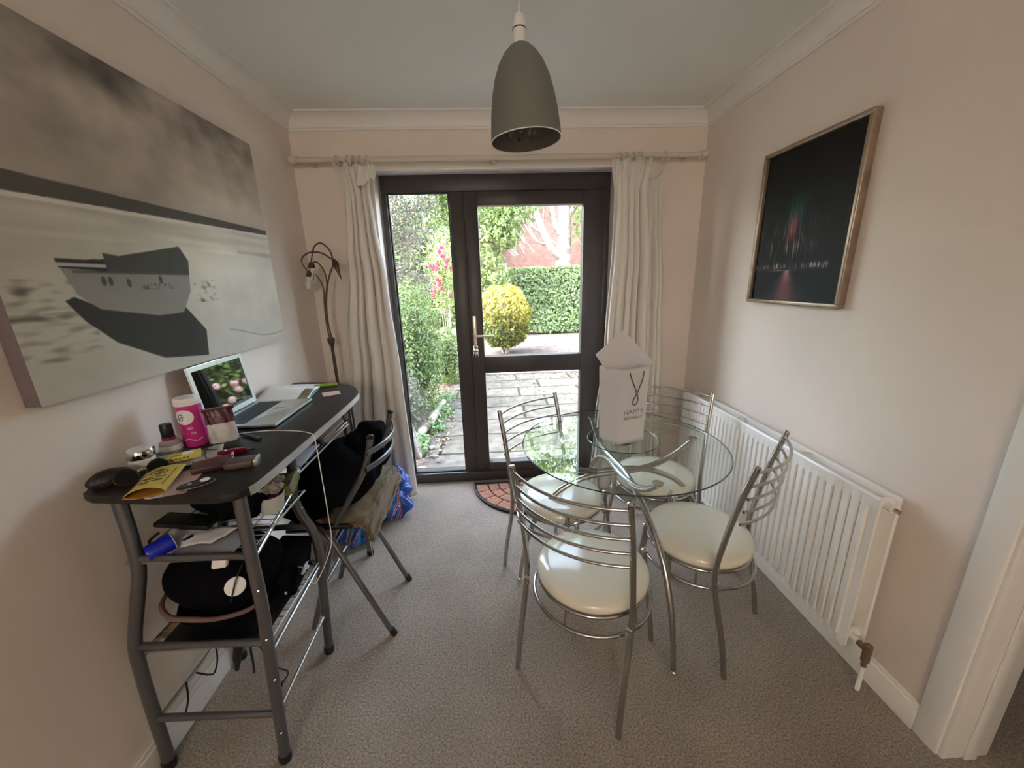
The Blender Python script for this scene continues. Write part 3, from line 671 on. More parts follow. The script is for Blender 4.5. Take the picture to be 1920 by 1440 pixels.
# ------------------------------------------------------------------ dining chairs
def make_chair(label):
    t = thing('dining_chair', label, 'chair', group='metal dining chairs around the glass table')
    zs, rs, sy = .445, .203, .195
    q = MB(); q.lathe([(0, -.042), (rs-.03, -.042), (rs-.004, -.038), (rs+.002, -.026), (rs+.001, -.012), (rs-.010, 0), (rs-.05, .007), (rs-.12, .010), (0, .011)], 64, (0, sy, zs)); 
    q.build('seat', M['vinyl'], t, angle=60)
    for z, r_, n in ((.393, rs-.008, 'seat_ring'), (.335, rs+.012, 'lower_ring')):
        q = MB(); q.tube([(r_*cos(a), sy+r_*sin(a), z) for a in np.linspace(0, 2*pi, 61)[:-1]], .0068, 10, closed=True)
        if n == 'lower_ring':
            for a in (radians(50), radians(130), radians(270), radians(200), radians(340)): q.tube([((r_-.003)*cos(a), sy+(r_-.003)*sin(a), .335), ((r_-.012)*cos(a), sy+(r_-.012)*sin(a), .393)], .004, 8)
        q.build(n, M['chrome'], t)
    for s in (-1, 1):
        q = MB(); q.tube([(s*.203, -.015, 0.002), (s*.202, .008, .15), (s*.201, .048, .33), (s*.200, .060, .44), (s*.199, .046, .56), (s*.199, .018, .72), (s*.199, -.018, .872)], .0105, 14, sm=6); bp_ = q.build('back_post', M['chrome'], t)
        q = MB(); q.lathe([(0, 0), (.0112, 0), (.0112, .004), (.006, .007), (0, .007)], 14, (s*.199, -.018, .872)); q.build('post_cap', M['chrome2'], bp_)
        q = MB(); q.tube([(s*.185, .400, .002), (s*.175, .385, .14), (s*.160, .370, .28), (s*.146, .360, .40), (s*.143, .357, .452)], .0105, 14, sm=6); lg0 = q.build('leg', M['chrome'], t)
        q = MB(); q.lathe([(0, 0), (.012, 0), (.012, .004), (.006, .008), (0, .008)], 14, (s*.143, .357, .452)); q.build('leg_cap', M['chrome2'], lg0)
        q = MB()
        for z in (.36, .385): q.tube([(s*.188, .052, z), (s*.207, .050, z)], .006, 8)
        q.build('joint_bolt', M['chrome2'], t)
    for i in range(5):
        z = .852-i*.050; y0_ = -.014+.018*(i/3.3)
        q = MB(); q.tube([(.197*k, y0_-.052*(1-k*k), z-.004*(1-k*k)) for k in np.linspace(-1, 1, 17)], .0052, 10); q.build('back_slat', M['chrome'], t)
    return t
def copy_tree(o, parent=None):
    c = o.copy(); col.objects.link(c); c.parent = parent
    for ch in [x for x in list(bpy.data.objects) if x.parent == o]: copy_tree(ch, c)
    return c
poses = [(1.329, -1.497, .683, 'metal dining chair nearest the camera, cream round seat, its back to the camera'),
 (2.074, -1.333, -.718, 'metal dining chair with cream round seat beside the near end of the radiator'),
 (1.297, -.703, 2.45, 'metal dining chair with cream seat standing in front of the garden door'),
 (2.094, -.565, 3.912, 'metal dining chair with cream seat in the far corner behind the gift bag')]
ch0 = make_chair(poses[0][3])
for i, (x, y, h_, lb) in enumerate(poses):
    o = ch0 if i == 0 else copy_tree(ch0)
    o.location = (x, y, 0); o.rotation_euler = (0, 0, -h_); o['label'] = lb

# ------------------------------------------------------------------ desk
DK = thing('breakfast_bar_desk', 'tall black topped bar desk with curved grey tube legs and wire shelves', 'desk', (.25, -1.1, 0))
outl = [(.030, -1.560), (.042, -1.590), (.075, -1.606), (.25, -1.628), (.40, -1.640), (.445, -1.632), (.468, -1.605), (.476, -1.560), (.476, -1.30), (.476, -1.0), (.470, -.80), (.455, -.72), (.425, -.655), (.38, -.600), (.31, -.545), (.23, -.507), (.15, -.485), (.06, -.475), (.03, -.480)]
q = MB(); q.prism(outl, .943, .965, .002); q.build('desk_top', M['desk'], DK)
q = MB()
P = cr_spline([(x, y, .954) for x, y in outl[:-1]], 4)
V = [[q.v((p.x+dx, p.y, p.z+dz)) for dx, dz in ((0, -.0115), (0, .0115))] for p in P]
# silver strip along the long front edge and far round end
q.bm.free(); q = MB(); q.tube([(x+.0015, y, .954) for x, y in outl[7:17]], .0001, 4)
q.bm.free(); q = MB()
pts = cr_spline([(x, y, 0) for x, y in outl[6:18]], 5)
prev = None
for i, p in enumerate(pts):
    a = pts[max(0, i-1)]; b_ = pts[min(len(pts)-1, i+1)]; t = (b_-a).normalized(); n = Vector((t.y, -t.x, 0))
    if n.x < 0 and n.y < 0: n = -n
    if n.dot(p-Vector((.25, -1.05, 0))) < 0: n = -n
    cur = [q.v((p.x+n.x*d, p.y+n.y*d, z)) for d, z in ((-.001, .942), (.0025, .9425), (.0025, .9655), (-.001, .966))]
    if prev:
        for k in range(3): q.face([prev[k], prev[k+1], cur[k+1], cur[k]])
    prev = cur
q.build('edge_strip', M['edge'], DK)
def dleg(P, r=.0165, nm='leg'):
    q = MB(); q.tube(P, r, 16, sm=5); o = q.build(nm, M['greytube'], DK)
    f = P[-1]; c_ = MB(); c_.lathe([(0, 0), (.0185, 0), (.0195, .004), (.0195, .025), (.017, .030), (0, .03)], 20, (f[0], f[1], 0.0005)); c_.build('foot_cap', M['blk'], o)
dleg([(.440, -1.605, .943), (.437, -1.610, .76), (.437, -1.615, .60), (.430, -1.618, .483), (.415, -1.62, .25), (.397, -1.62, .01)])
dleg([(.125, -1.590, .943), (.128, -1.595, .80), (.122, -1.598, .72), (.085, -1.60, .60), (.054, -1.605, .49), (.046, -1.608, .40), (.040, -1.610, .25), (.033, -1.611, .01)])
dleg([(.392, -1.25, .943), (.378, -1.25, .82), (.366, -1.25, .73), (.382, -1.25, .65), (.410, -1.25, .58), (.418, -1.25, .496), (.409, -1.25, .331), (.386, -1.25, .01)])
dleg([(.125, -1.25, .943), (.128, -1.25, .80), (.122, -1.25, .72), (.085, -1.25, .60), (.054, -1.25, .49), (.046, -1.25, .40), (.040, -1.25, .25), (.033, -1.25, .01)])
dleg([(.388, -.672, .943), (.384, -.671, .5), (.379, -.670, .01)])
dleg([(.10, -.672, .943), (.10, -.671, .5), (.10, -.670, .01)])
for (a, b_) in (((.118, -1.598, .765), (.432, -1.612, .765)), ((.052, -1.605, .476), (.428, -1.618, .474)), ((.040, -1.611, .205), (.408, -1.62, .200)),
                ((.075, -1.25, .60), (.405, -1.25, .60)), ((.046, -1.25, .435), (.415, -1.25, .435)), ((.10, -.672, .80), (.388, -.672, .80))):
    q = MB(); q.tube([a, b_], .0105, 12); q.build('cross_tube', M['greytube'], DK)
for (a, b_) in (((.437, -1.615, .745), (.372, -1.25, .755)), ((.428, -1.618, .425), (.415, -1.25, .43)), ((.405, -1.62, .19), (.398, -1.25, .195)),
                ((.04, -1.612, .19), (.04, -1.25, .19)), ((.054, -1.605, .43), (.05, -1.25, .43)), ((.12, -1.6, .745), (.12, -1.25, .745)), ((.12, -.67, .45), (.07, -1.25, .45))):
    q = MB(); q.tube([a, b_], .0068, 10); q.build('rail', M['wire'], DK)
for (x, y, z) in ((.437, -1.626, .665), (.429, -1.63, .50), (.424, -1.63, .35), (.405, -1.632, .14), (.389, -1.262, .80), (.387, -1.262, .69)):
    q = MB(); q.at((x+.012, y-.006, z), 0, radians(60), radians(40)); q.lathe([(0, .003), (.003, .002), (.0038, 0), (.0038, -.006), (0, -.006)], 10); q.build('screw', M['chrome'], DK)
def wshelf(nm, x0, x1, y0, y1, z, along, n, rnd_=0):
    q = MB()
    q.tube([(x0, y0, z), (x1, y0, z), (x1, y1-rnd_, z), (x1-rnd_, y1, z), (x0, y1, z)] if rnd_ else [(x0, y0, z), (x1, y0, z), (x1, y1, z), (x0, y1, z)], .0042, 8, closed=True)
    if along == 'y':
        for i in range(n):
            x = x0+(x1-x0)*(i+.5)/n; q.tube([(x, y0, z+.003), (x, y1-(rnd_*.5 if i > n-3 else 0), z+.003)], .0018, 6)
        for k in (.15, .5, .85): y = y0+(y1-y0)*k; q.tube([(x0, y, z), (x1, y, z)], .003, 6)
    else:
        for i in range(n): y = y0+(y1-y0)*(i+.5)/n; q.tube([(x0, y, z+.003), (x1, y, z+.003)], .0018, 6)
        for k in (.2, .8): x = x0+(x1-x0)*k; q.tube([(x, y0, z), (x, y1, z)], .003, 6)
    q.build(nm, M['wire'], DK)
wshelf('upper_wire_shelf', .07, .402, -1.255, -.700, .820, 'y', 12, .07)
wshelf('middle_wire_shelf', .10, .415, -1.60, -1.26, .752, 'x', 13)
wshelf('lower_wire_shelf', .06, .418, -1.60, -1.26, .448, 'x', 13)


# ------------------------------------------------------------------ folding chair at the desk
FC = thing('folding_chair', 'grey metal folding chair pulled up to the desk under coats', 'chair', (.45, -1.0, 0))
for y in (-1.135, -.835):
    q = MB(); q.tube([(.625, y+.012, .888), (.602, y+.008, .80), (.575, y, .735), (.520, y, .645), (.455, y, .545), (.415, y, .440), (.355, y, .25), (.275, y, .004)], .0125, 14, sm=5); bp_ = q.build('back_post', M['greytube'], FC)
    q = MB(); q.lathe([(0, 0), (.0135, 0), (.0135, .012), (.008, .016), (0, .016)], 14, (.6255, y+.0125, .886)); q.build('post_cap', M['blk'], bp_)
    yy = y-.045 if y < -1 else y-.035
    q = MB(); q.tube([(.633, yy-.010, .006), (.44, yy, .478), (.395, yy+.02, .52), (.26, yy+.022, .520)], .0115, 14, sm=1); lg0 = q.build('leg', M['greytube'], FC)
    q = MB(); q.tube([(.640, yy-.010, 0.0), (.628, yy-.010, .028)], .014, 14); q.build('foot_cap', M['blk'], lg0)
for k, z in enumerate((.842, .775)):
    q = MB()
    def slat(u, v, z=z):
        y = -1.165+.355*u; bow = .050*(1-(2*u-1)**2)
        return (.625-.012*k+bow-.008+(.012*(v-.5)*0), y, z+.030*(v-.5)*1.0)
    q.grid(lambda u, v: (slat(u, 0)[0]+.006*cos(2*pi*v), slat(u, 0)[1], z+.012*sin(2*pi*v)), 28, 12)
    bmesh.ops.holes_fill(q.bm, edges=q.bm.edges); q.build('back_slat', M['greytube'], FC)
q = MB(); q.tube([(.40, -1.14, .40), (.40, -.835, .40)], .009, 10); q.build('cross_tube', M['greytube'], FC)
q = MB(); q.tube([(.335, -1.135, .20), (.335, -.835, .20)], .009, 10); q.build('cross_tube', M['greytube'], FC)
q = MB(); q.prism([(.24, -1.13), (.28, -1.15), (.50, -1.15), (.535, -1.12), (.535, -.87), (.50, -.84), (.28, -.84), (.24, -.86)], .505, .525, .006); q.build('seat', M['blk'], FC)

tan_m = mat('tan_suede', (.165, .115, .058), .95, spec=.1, sheen=.3, bump=.15, bscale=200, var=.1, vscale=8)
def drapecloth(P4, nu, nv, sag, seed, wr=.012):
    """a piece of cloth between four corners, lying over the seat and folded down at its edges"""
    a, b_, c_, d = [Vector(p) for p in P4]
    def fn(u, v):
        p = a.lerp(b_, u).lerp(d.lerp(c_, u), v); n = hsh(u*3+seed, v*3, seed)*wr+hsh(u*7+seed, v*7, seed)*wr*.4
        return p+Vector((n*.3, n*.2, n+sag*(sin(pi*u)*sin(pi*v))))
    q = MB(); q.grid(fn, nu, nv); return q
# tan jacket lying over seat with a panel hanging off the room side
q = drapecloth([(.30, -1.12, .535), (.30, -.70, .535), (.56, -.66, .535), (.56, -1.14, .520)], 40, 40, .02, 2, .03)
TJ = thing('jacket', 'tan suede jacket laid over the folding chair seat, hanging down at its side', 'jacket', (.45, -.9, .52))
solidify(q.build('jacket_body', tan_m, TJ), .014)
q = drapecloth([(.550, -1.135, .520), (.560, -.665, .535), (.605, -.70, .475), (.565, -1.09, .395)], 40, 20, .022, 5, .045)
solidify(q.build('hanging_panel', tan_m, TJ), .016)
# black coat bundled on top
CT = thing('coat', 'bundled black coat piled on the folding chair seat', 'coat', (.42, -.92, .55))
q = MB(); q.blob((.405, -.93, .655), (.165, .215, .125), .35, 1.6, 4, 5, squash=.10); q.build('coat_bundle', M['blkcloth'], CT)
q = MB(); q.blob((.50, -.80, .72), (.095, .14, .115), .35, 2.0, 9, 4); q.build('coat_sleeve', M['blkcloth'], CT)
q = MB(); q.blob((.325, -1.05, .585), (.11, .12, .065), .3, 2.0, 13, 4, squash=.045); q.build('coat_hem', M['blkcloth'], CT)

# ------------------------------------------------------------------ carrier bags
def bagmat():
    m = mat('patterned_plastic', (.02, .09, .42), .28, spec=.6, bump=.25, bscale=14); nt = m.node_tree; b = nt.nodes['Principled BSDF']; tc = nt.nodes['Texture Coordinate']
    wv = nt.nodes.new('ShaderNodeTexWave'); wv.inputs['Scale'].default_value = 2.0; wv.inputs['Distortion'].default_value = 5; wv.inputs['Detail'].default_value = 1; wv.inputs['Detail Scale'].default_value = 1.2
    nt.links.new(tc.outputs['Object'], wv.inputs[0])
    cr = nt.nodes.new('ShaderNodeValToRGB'); cr.color_ramp.interpolation = 'CONSTANT'
    E = cr.color_ramp.elements; E[0].position = 0; E[0].color = (.012, .075, .36, 1); E[1].position = .70; E[1].color = (.75, .75, .8, 1)
    e = E.new(.72); e.color = (.42, .012, .045, 1); e = E.new(.86); e.color = (.75, .75, .8, 1); e = E.new(.90); e.color = (.03, .18, .55, 1)
    nt.links.new(wv.outputs['Fac'], cr.inputs[0])
    vo = nt.nodes.new('ShaderNodeTexVoronoi'); vo.inputs['Scale'].default_value = 75; vo.inputs['Randomness'].default_value = .25; nt.links.new(tc.outputs['Object'], vo.inputs[0])
    lt = nt.nodes.new('ShaderNodeMath'); lt.operation = 'LESS_THAN'; lt.inputs[1].default_value = .28; nt.links.new(vo.outputs['Distance'], lt.inputs[0])
    gt = nt.nodes.new('ShaderNodeMath'); gt.operation = 'GREATER_THAN'; gt.inputs[1].default_value = .72; nt.links.new(wv.outputs['Fac'], gt.inputs[0])
    l2 = nt.nodes.new('ShaderNodeMath'); l2.operation = 'LESS_THAN'; l2.inputs[1].default_value = .86; nt.links.new(wv.outputs['Fac'], l2.inputs[0])
    m1 = nt.nodes.new('ShaderNodeMath'); m1.operation = 'MULTIPLY'; m2 = nt.nodes.new('ShaderNodeMath'); m2.operation = 'MULTIPLY'
    nt.links.new(lt.outputs[0], m1.inputs[0]); nt.links.new(gt.outputs[0], m1.inputs[1]); nt.links.new(m1.outputs[0], m2.inputs[0]); nt.links.new(l2.outputs[0], m2.inputs[1])
    mx = nt.nodes.new('ShaderNodeMix'); mx.data_type = 'RGBA'; mx.inputs[7].default_value = (.85, .8, .82, 1)
    nt.links.new(m2.outputs[0], mx.inputs[0]); nt.links.new(cr.outputs[0], mx.inputs[6]); nt.links.new(mx.outputs[2], b.inputs['Base Color']); return m
bm_ = bagmat()
def carrier(label, c, r, seed, white):
    t = thing('shopping_bag', label, 'shopping bag', (c[0], c[1], 0), group='patterned blue shopping bags behind the folding chair')
    q = MB(); q.blob((c[0], c[1], r[2]*.72), r, .38, 1.7, seed, 5, squash=r[2]*.70, sharp=True); q.build('bag_body', bm_, t)
    q = MB(); q.blob(white, (.045, .035, .075), .3, 2.5, seed+3, 3, sharp=True); q.build('white_panel', M['white'], t)
    q = MB(); q.tube([(c[0]-.05, c[1], r[2]*1.45), (c[0]-.03, c[1]+.01, r[2]*1.75), (c[0]+.04, c[1]+.01, r[2]*1.72), (c[0]+.05, c[1]-.01, r[2]*1.4)], .006, 8, sm=5); q.build('bag_handle', bm_, t)
carrier('blue and red patterned shopping bag beside the curtain hem', (.385, -.275, 0), (.135, .125, .175), 1, (.405, -.385, .225))
carrier('blue and red patterned shopping bag under the folding chair behind the desk leg', (.255, -.515, 0), (.13, .11, .115), 6, (.235, -.60, .165))

# ------------------------------------------------------------------ things on the desk
DZ = .9655
lp = thing('laptop', 'open silver laptop with white screen bezel leaning back on the desk', 'laptop', (.19, -1.02, DZ))
# hinge line from (.055,-1.155) to (.062,-.838)
LA = Matrix.Translation((.060, -1.012, DZ)) @ Matrix.Rotation(radians(2.2), 4, 'Z')
q = MB(); q.T = LA; q.prism([(0, -.162), (.237, -.162), (.237, .162), (0, .162)], .004, .014, .0015); lb_ = q.build('base', M['alu'], lp)
q = MB(); q.T = LA
for y in (-.14, .14): q.tube([(.02, y, 0), (.02, y, .005)], .006, 10); q.tube([(.215, y, 0), (.215, y, .005)], .006, 10)
q.build('rubber_feet', M['blk'], lb_)
q = MB(); q.T = LA; q.box(.022, .118, -.140, .140, .0142, .0147); q.build('keyboard_well', M['blk'], lb_, smooth=False)
q = MB(); q.T = LA
for r_ in range(6):
    nk = 14 if r_ != 5 else 8
    for k in range(nk):
        w_ = .276/nk; y = -.138+k*w_; q.box(.0245+r_*.0155, .0375+r_*.0155, y+.001, y+w_-.001, .0147, .0158, .0005, 1)
o = q.build('keys', mat('key_black', (.02, .02, .02), .5), lb_); o['kind'] = 'stuff'
q = MB(); q.T = LA; q.box(.135, .215, -.052, .052, .0141, .0145, .0002); q.build('trackpad', mat('trackpad_grey', (.50, .52, .50), .25, .5), lb_)
LS_ = LA @ Matrix.Translation((.002, 0, .014)) @ Matrix.Rotation(radians(8), 4, 'Y').inverted()
q = MB(); q.T = LS_; q.tube([(0, -.13, 0), (0, .13, 0)], .005, 10); q.build('hinge', M['blk'], lp)
LS_ = LA @ Matrix.Translation((.002, 0, .014)) @ Matrix.Rotation(radians(-7), 4, 'Y')
q = MB(); q.T = LS_; q.box(-.006, -.001, -.162, .162, .002, .222, .002); ld_ = q.build('lid', M['alu'], lp)
bz = mat('pale_silver_bezel', (.62, .68, .64), .3, .3)
q = MB(); q.T = LS_
for (y0_, y1_, z0_, z1_) in ((-.160, .160, .004, .024), (-.160, .160, .204, .220), (-.160, -.143, .024, .204), (.143, .160, .024, .204)): q.box(-.001, .0006, y0_, y1_, z0_, z1_)
q.build('screen_bezel', bz, ld_, smooth=False)
q = MB(); q.T = LS_; q.box(-.0012, .0002, -.143, .143, .024, .204); q.build('screen', M['screen'], ld_, smooth=False)
q = MB(); q.T = LS_; q.tube([(.0005, 0, .212), (.0010, 0, .212)], .002, 10); q.build('camera_lens', M['blk'], ld_)

nb = thing('open_magazine', 'open white paged magazine lying behind the laptop', 'magazine', (.15, -.70, DZ))
def page(u, v): return (.030+.238*v-.05*u*v, -.835+.285*u-.015*v, DZ+.007+.020*math.exp(-((u-.45)/.2)**2)*(1-.5*v)+.012*(1-v)*sin(pi*u))
q = MB(); q.grid(page, 30, 12); solidify(q.build('pages', mat('printed_page', (.80, .80, .77), .6), nb), .004)
q = MB(); q.grid(lambda u, v: (page(u, v)[0], page(u, v)[1], DZ+.0015), 6, 6); solidify(q.build('cover', mat('teal_cover', (.12, .25, .22), .4), nb), .002)
q = MB(); q.grid(lambda u, v: tuple(a_+b_ for a_, b_ in zip(page(.02+.55*u, .80+.19*v), (0, 0, .0025))), 16, 4); solidify(q.build('photo_corner', mat('brown_photo', (.26, .20, .11), .5, c2=(.10, .12, .05), vscale=40), nb), .0008)
q = MB()
for i in range(9): q.box(.07+.016*i, .0706+.016*i+.003, -.77, -.69+.01*(i % 3), DZ+.0095, DZ+.0105)
o = q.build('printed_lines', mat('print_grey', (.35, .35, .35), .7), nb); o['kind'] = 'stuff'
pn = thing('highlighter_pen', 'lime green highlighter pen beside the magazine', 'pen', (.25, -.60, DZ))
gm = mat('lime_plastic', (.22, .42, .04), .3)
q = MB(); q.tube([(.200, -.610, DZ+.009), (.262, -.590, DZ+.009)], .0085, 14); q.build('pen_body', gm, pn)
q = MB(); q.tube([(.262, -.590, DZ+.009), (.302, -.577, DZ+.009)], .009, 14); q.build('pen_cap', mat('lime_cap', (.33, .52, .06), .25), pn)
q = MB(); q.T = Matrix.Translation((.330, -.730, DZ)) @ Matrix.Rotation(radians(28), 4, 'Z'); q.box(-.038, .038, -.038, .038, .0005, .0012); q.box(-.006, .006, -.002, .002, .0012, .0014)
tag(q.build('sticky_note', mat('pink_note', (.62, .40, .36), .8), smooth=False), 'pink square note with a small mark at the far end of the desk', 'note')

# pink talc tin
can = thing('cylindrical_tin', 'tall pink cylindrical tin with a white oval label and white lid', 'tin', (.110, -1.290, DZ))
Cx, Cy = .110, -1.285
q = MB(); q.lathe([(0, 0), (.033, 0), (.0345, .003), (.0345, .140), (0, .140)], 40, (Cx, Cy, DZ)); q.build('tin_body', mat('magenta_print', (.58, .035, .24), .35), can)
q = MB(); q.lathe([(.0346, .140), (.0355, .141), (.0355, .158), (.033, .164), (.02, .165), (0, .163)], 40, (Cx, Cy, DZ)); q.build('tin_lid', M['white'], can)
def oncyl(a, z, r=.0348): return (Cx+r*cos(a), Cy+r*sin(a), DZ+z)
fa = radians(-62)
q = MB(); q.grid(lambda u, v: oncyl(fa-.35+.78*(v*cos(2*pi*u)), .104+.025*v*sin(2*pi*u), .0350), 32, 6); ol_ = q.build('oval_label', M['white'], can)
q = MB(); q.tube([oncyl(fa-.35-.25+.22*cos(t), .104+.010*sin(t), .0354) for t in np.linspace(.6, 5.6, 16)], .0012, 6); q.tube([oncyl(fa-.35-.25, .104, .0354), oncyl(fa-.35-.02, .104, .0354)], .0012, 6); q.build('label_mark', M['blk'], ol_)
q = MB()
for k, (da, z0_) in enumerate(((-.25, .062), (-.10, .062), (.05, .062), (-.05, .045), (.08, .045), (.2, .045))): q.tube([oncyl(fa+da, z0_, .0351), oncyl(fa+da+.05, z0_+.009, .0351), oncyl(fa+da+.09, z0_, .0351)], .0008, 5)
q.tube([oncyl(fa-.7+k*.1, .026+.004*sin(k*.5), .0351) for k in range(15)], .0012, 5)
q.build('printed_marks', M['white'], can)
# resealable pouch
po = thing('snack_pouch', 'resealable pouch with maroon top and grey white label', 'pouch', (.178, -1.285, DZ))
PA = Matrix.Translation((.188, -1.268, DZ)) @ Matrix.Scale(.96, 4) @ Matrix.Rotation(radians(28), 4, 'Z')
def pouch(u, v, off=0., z0=0., z1=.115):
    z = z0+(z1-z0)*v; th = (.020+off)*(1-(z/.125)**1.6)+.0015+off; a = 2*pi*u; w_ = .042-.003*(z/.115)+off
    wob = .002*sin(9*u*2*pi+z*60)
    return (w_*math.copysign(abs(cos(a))**.7, cos(a))+wob*.4, th*math.copysign(abs(sin(a))**.9, sin(a))+wob, z+.0005)
q = MB(); q.T = PA; q.grid(lambda u, v: pouch(u, v), 40, 14, cu=True); q.prism([(pouch(k/20, 0)[0], pouch(k/20, 0)[1]) for k in range(20)], 0, .001)
q.build('pouch_body', mat('grey_white_film', (.50, .49, .47), .3, c2=(.62, .60, .58), vscale=40, bump=.3, bscale=60), po)
q = MB(); q.T = PA; q.grid(lambda u, v: pouch(u, v, .0012, .068, .1165), 40, 10, cu=True); q.build('maroon_band', mat('maroon_film', (.10, .006, .022), .3, c2=(.05, .004, .014), vscale=30, bump=.25, bscale=25), po)
q = MB(); q.T = PA; q.box(-.046, .046, -.003, .003, .112, .124, .002); q.build('folded_top', bpy.data.materials['maroon_film'], po)
# perfume bottle, cream jar
pf = thing('perfume_bottle', 'squat glass perfume bottle with tall black cap', 'bottle', (.068, -1.372, DZ))
q = MB(); q.lathe([(0, 0), (.024, 0), (.028, .004), (.0285, .030), (.026, .038), (.016, .043), (.010, .045), (0, .045)], 32, (.078, -1.348, DZ)); bg_ = q.build('bottle_glass', mat('clear_bottle_glass', (.78, .72, .74), .08, spec=.8, trans=.55), pf)
q = MB(); q.lathe([(.0287, .012), (.0291, .014), (.0291, .026), (.0287, .028)], 32, (.078, -1.348, DZ)); q.build('bottle_label', M['white'], bg_)
q = MB(); q.lathe([(.014, .043), (.0175, .045), (.0175, .052), (.014, .054)], 24, (.078, -1.348, DZ)); q.build('collar', mat('dark_pink_band', (.25, .03, .10), .3), pf)
q = MB(); q.lathe([(0, .052), (.0155, .052), (.0160, .054), (.0160, .092), (.014, .096), (0, .096)], 24, (.078, -1.348, DZ)); q.build('bottle_cap', M['blk'], pf)
jr = thing('cream_jar', 'white cosmetic jar with wide silver lid near the wall', 'jar', (.080, -1.452, DZ))
q = MB(); q.lathe([(0, 0), (.028, 0), (.030, .003), (.030, .034), (0, .034)], 32, (.080, -1.452, DZ)); q.build('jar_body', M['white'], jr)
q = MB(); q.lathe([(0, .034), (.032, .034), (.033, .036), (.033, .056), (.031, .059), (0, .059)], 32, (.080, -1.452, DZ)); jl_ = q.build('jar_lid', M['chrome2'], jr)
q = MB(); q.lathe([(0, .0592), (.028, .0592), (.028, .0602), (0, .0605)], 32, (.080, -1.452, DZ)); q.build('lid_inlay', M['white'], jl_)
tp = thing('lidded_pot', 'small clear lidded pot between perfume bottle and pink tin', 'pot', (.062, -1.318, DZ))
q = MB(); q.lathe([(0, 0), (.020, 0), (.020, .024), (0, .024)], 24, (.058, -1.322, DZ)); q.build('pot_body', M['white'], tp)
q = MB(); q.lathe([(0, .024), (.022, .024), (.022, .034), (0, .034)], 24, (.058, -1.322, DZ)); q.build('pot_lid', mat('pale_lilac', (.62, .58, .64), .4), tp)

# glasses case, sunglasses
q = MB(); q.T = Matrix.Translation((.078, -1.550, DZ+.018)) @ Matrix.Rotation(radians(55), 4, 'Z'); q.blob((0, 0, 0), (.046, .028, .026), .08, 1.2, 3, 4, squash=.0175)
tag(q.build('glasses_case', mat('dark_brown_leather', (.018, .012, .011), .4, bump=.3, bscale=150)), 'dark brown domed glasses case at the near corner of the desk', 'case')
sg = thing('sunglasses', 'black framed sunglasses lying beside the glasses case', 'sunglasses', (.135, -1.565, DZ))
SA = Matrix.Translation((.150, -1.530, DZ+.004)) @ Matrix.Rotation(radians(62), 4, 'Z') @ Matrix.Rotation(radians(-18), 4, 'X')
fm_ = mat('tortoise_frame', (.03, .014, .01), .15); lm = mat('dark_lens', (.012, .012, .012), .04, spec=.9)
for s in (-1, 1):
    q = MB(); q.T = SA; q.tube([(s*.034+.025*cos(a), .002, .018+.019*sin(a)) for a in np.linspace(0, 2*pi, 25)[:-1]], .0022, 8, closed=True); q.build('lens_rim', fm_, sg)
    q = MB(); q.T = SA; q.tube([(s*.034, .0005, .018), (s*.034, .0025, .018)], .024, 24); q.build('lens', lm, sg)
    q = MB(); q.T = SA; q.tube([(s*.061, .004, .026), (s*.063, .05, .020), (s*.060, .10, .006), (s*.055, .118, -.001)], .0018, 8, sm=4); q.build('temple_arm', M['brass'] if s > 0 else fm_, sg)
q = MB(); q.T = SA; q.tube([(-.010, .002, .024), (0, .0, .028), (.010, .002, .024)], .0018, 8, sm=4); q.build('bridge', M['brass'], sg)
# yellow pouch, cards
yp = thing('paper_pouch', 'open yellow pouch with dark swirl print at the near desk edge', 'pouch', (.20, -1.575, DZ))
YA = Matrix.Translation((.208, -1.562, DZ+.004)) @ Matrix.Rotation(radians(113), 4, 'Z')
def yel(u, v, s=1): return (-.082+.164*u, -.042+.084*v, .008+s*(.006+.012*(1-u))*sin(pi*v)**.6)
ym = mat('yellow_print', (.62, .48, .09), .35)
q = MB(); q.T = YA; q.grid(lambda u, v: yel(u, v, 1), 24, 10); solidify(q.build('pouch_front', ym, yp), .0012)
q = MB(); q.T = YA; q.grid(lambda u, v: yel(u, v, -.4), 24, 10); solidify(q.build('pouch_back', mat('amber_inside', (.42, .20, .03), .5), yp), .0012)
q = MB(); q.T = YA
def ys(px, py, o=.0012): u_, v_ = (px+.082)/.164, (py+.042)/.084; return (px, py, yel(u_, v_, 1)[2]+o)
q.tube([ys(.030+.026*(1-k/40)*cos(k*.42), .022*(1-k/40)*sin(k*.42)) for k in range(40)], .0010, 5)
q.tube([ys(-.050+.004*k, .022*sin(k*.9)) for k in range(14)], .0010, 5, sm=2); q.tube([ys(-.060+.006*k, -.030+.002*(k % 2)) for k in range(20)], .0007, 5); q.tube([ys(-.060+.006*k, .032) for k in range(20)], .0008, 5)
q.build('swirl_print', mat('olive_ink', (.08, .07, .02), .6), yp)
def card(name, label, cat, x, y, rz, w_, d_, z, h_, m, bev=.001, curl=0):
    q = MB(); q.T = Matrix.Translation((x, y, DZ+z)) @ Matrix.Rotation(radians(rz), 4, 'Z')
    if curl:
        q.grid(lambda u, v: (-w_/2+w_*u, -d_/2+d_*v, h_/2+curl*(sin(pi*u*1.3+v)**2)*(.3+.7*v)), 14, 14); o = q.build(name, m); solidify(o, h_)
    else: q.box(-w_/2, w_/2, -d_/2, d_/2, 0, h_, bev if h_ > .003 else 0); o = q.build(name, m)
    return tag(o, label, cat)
card('paper_slip', 'pale pink paper slip poking out beside the yellow pouch', 'paper', .268, -1.555, 108, .15, .06, .0004, .0008, mat('pink_paper', (.50, .36, .32), .8))
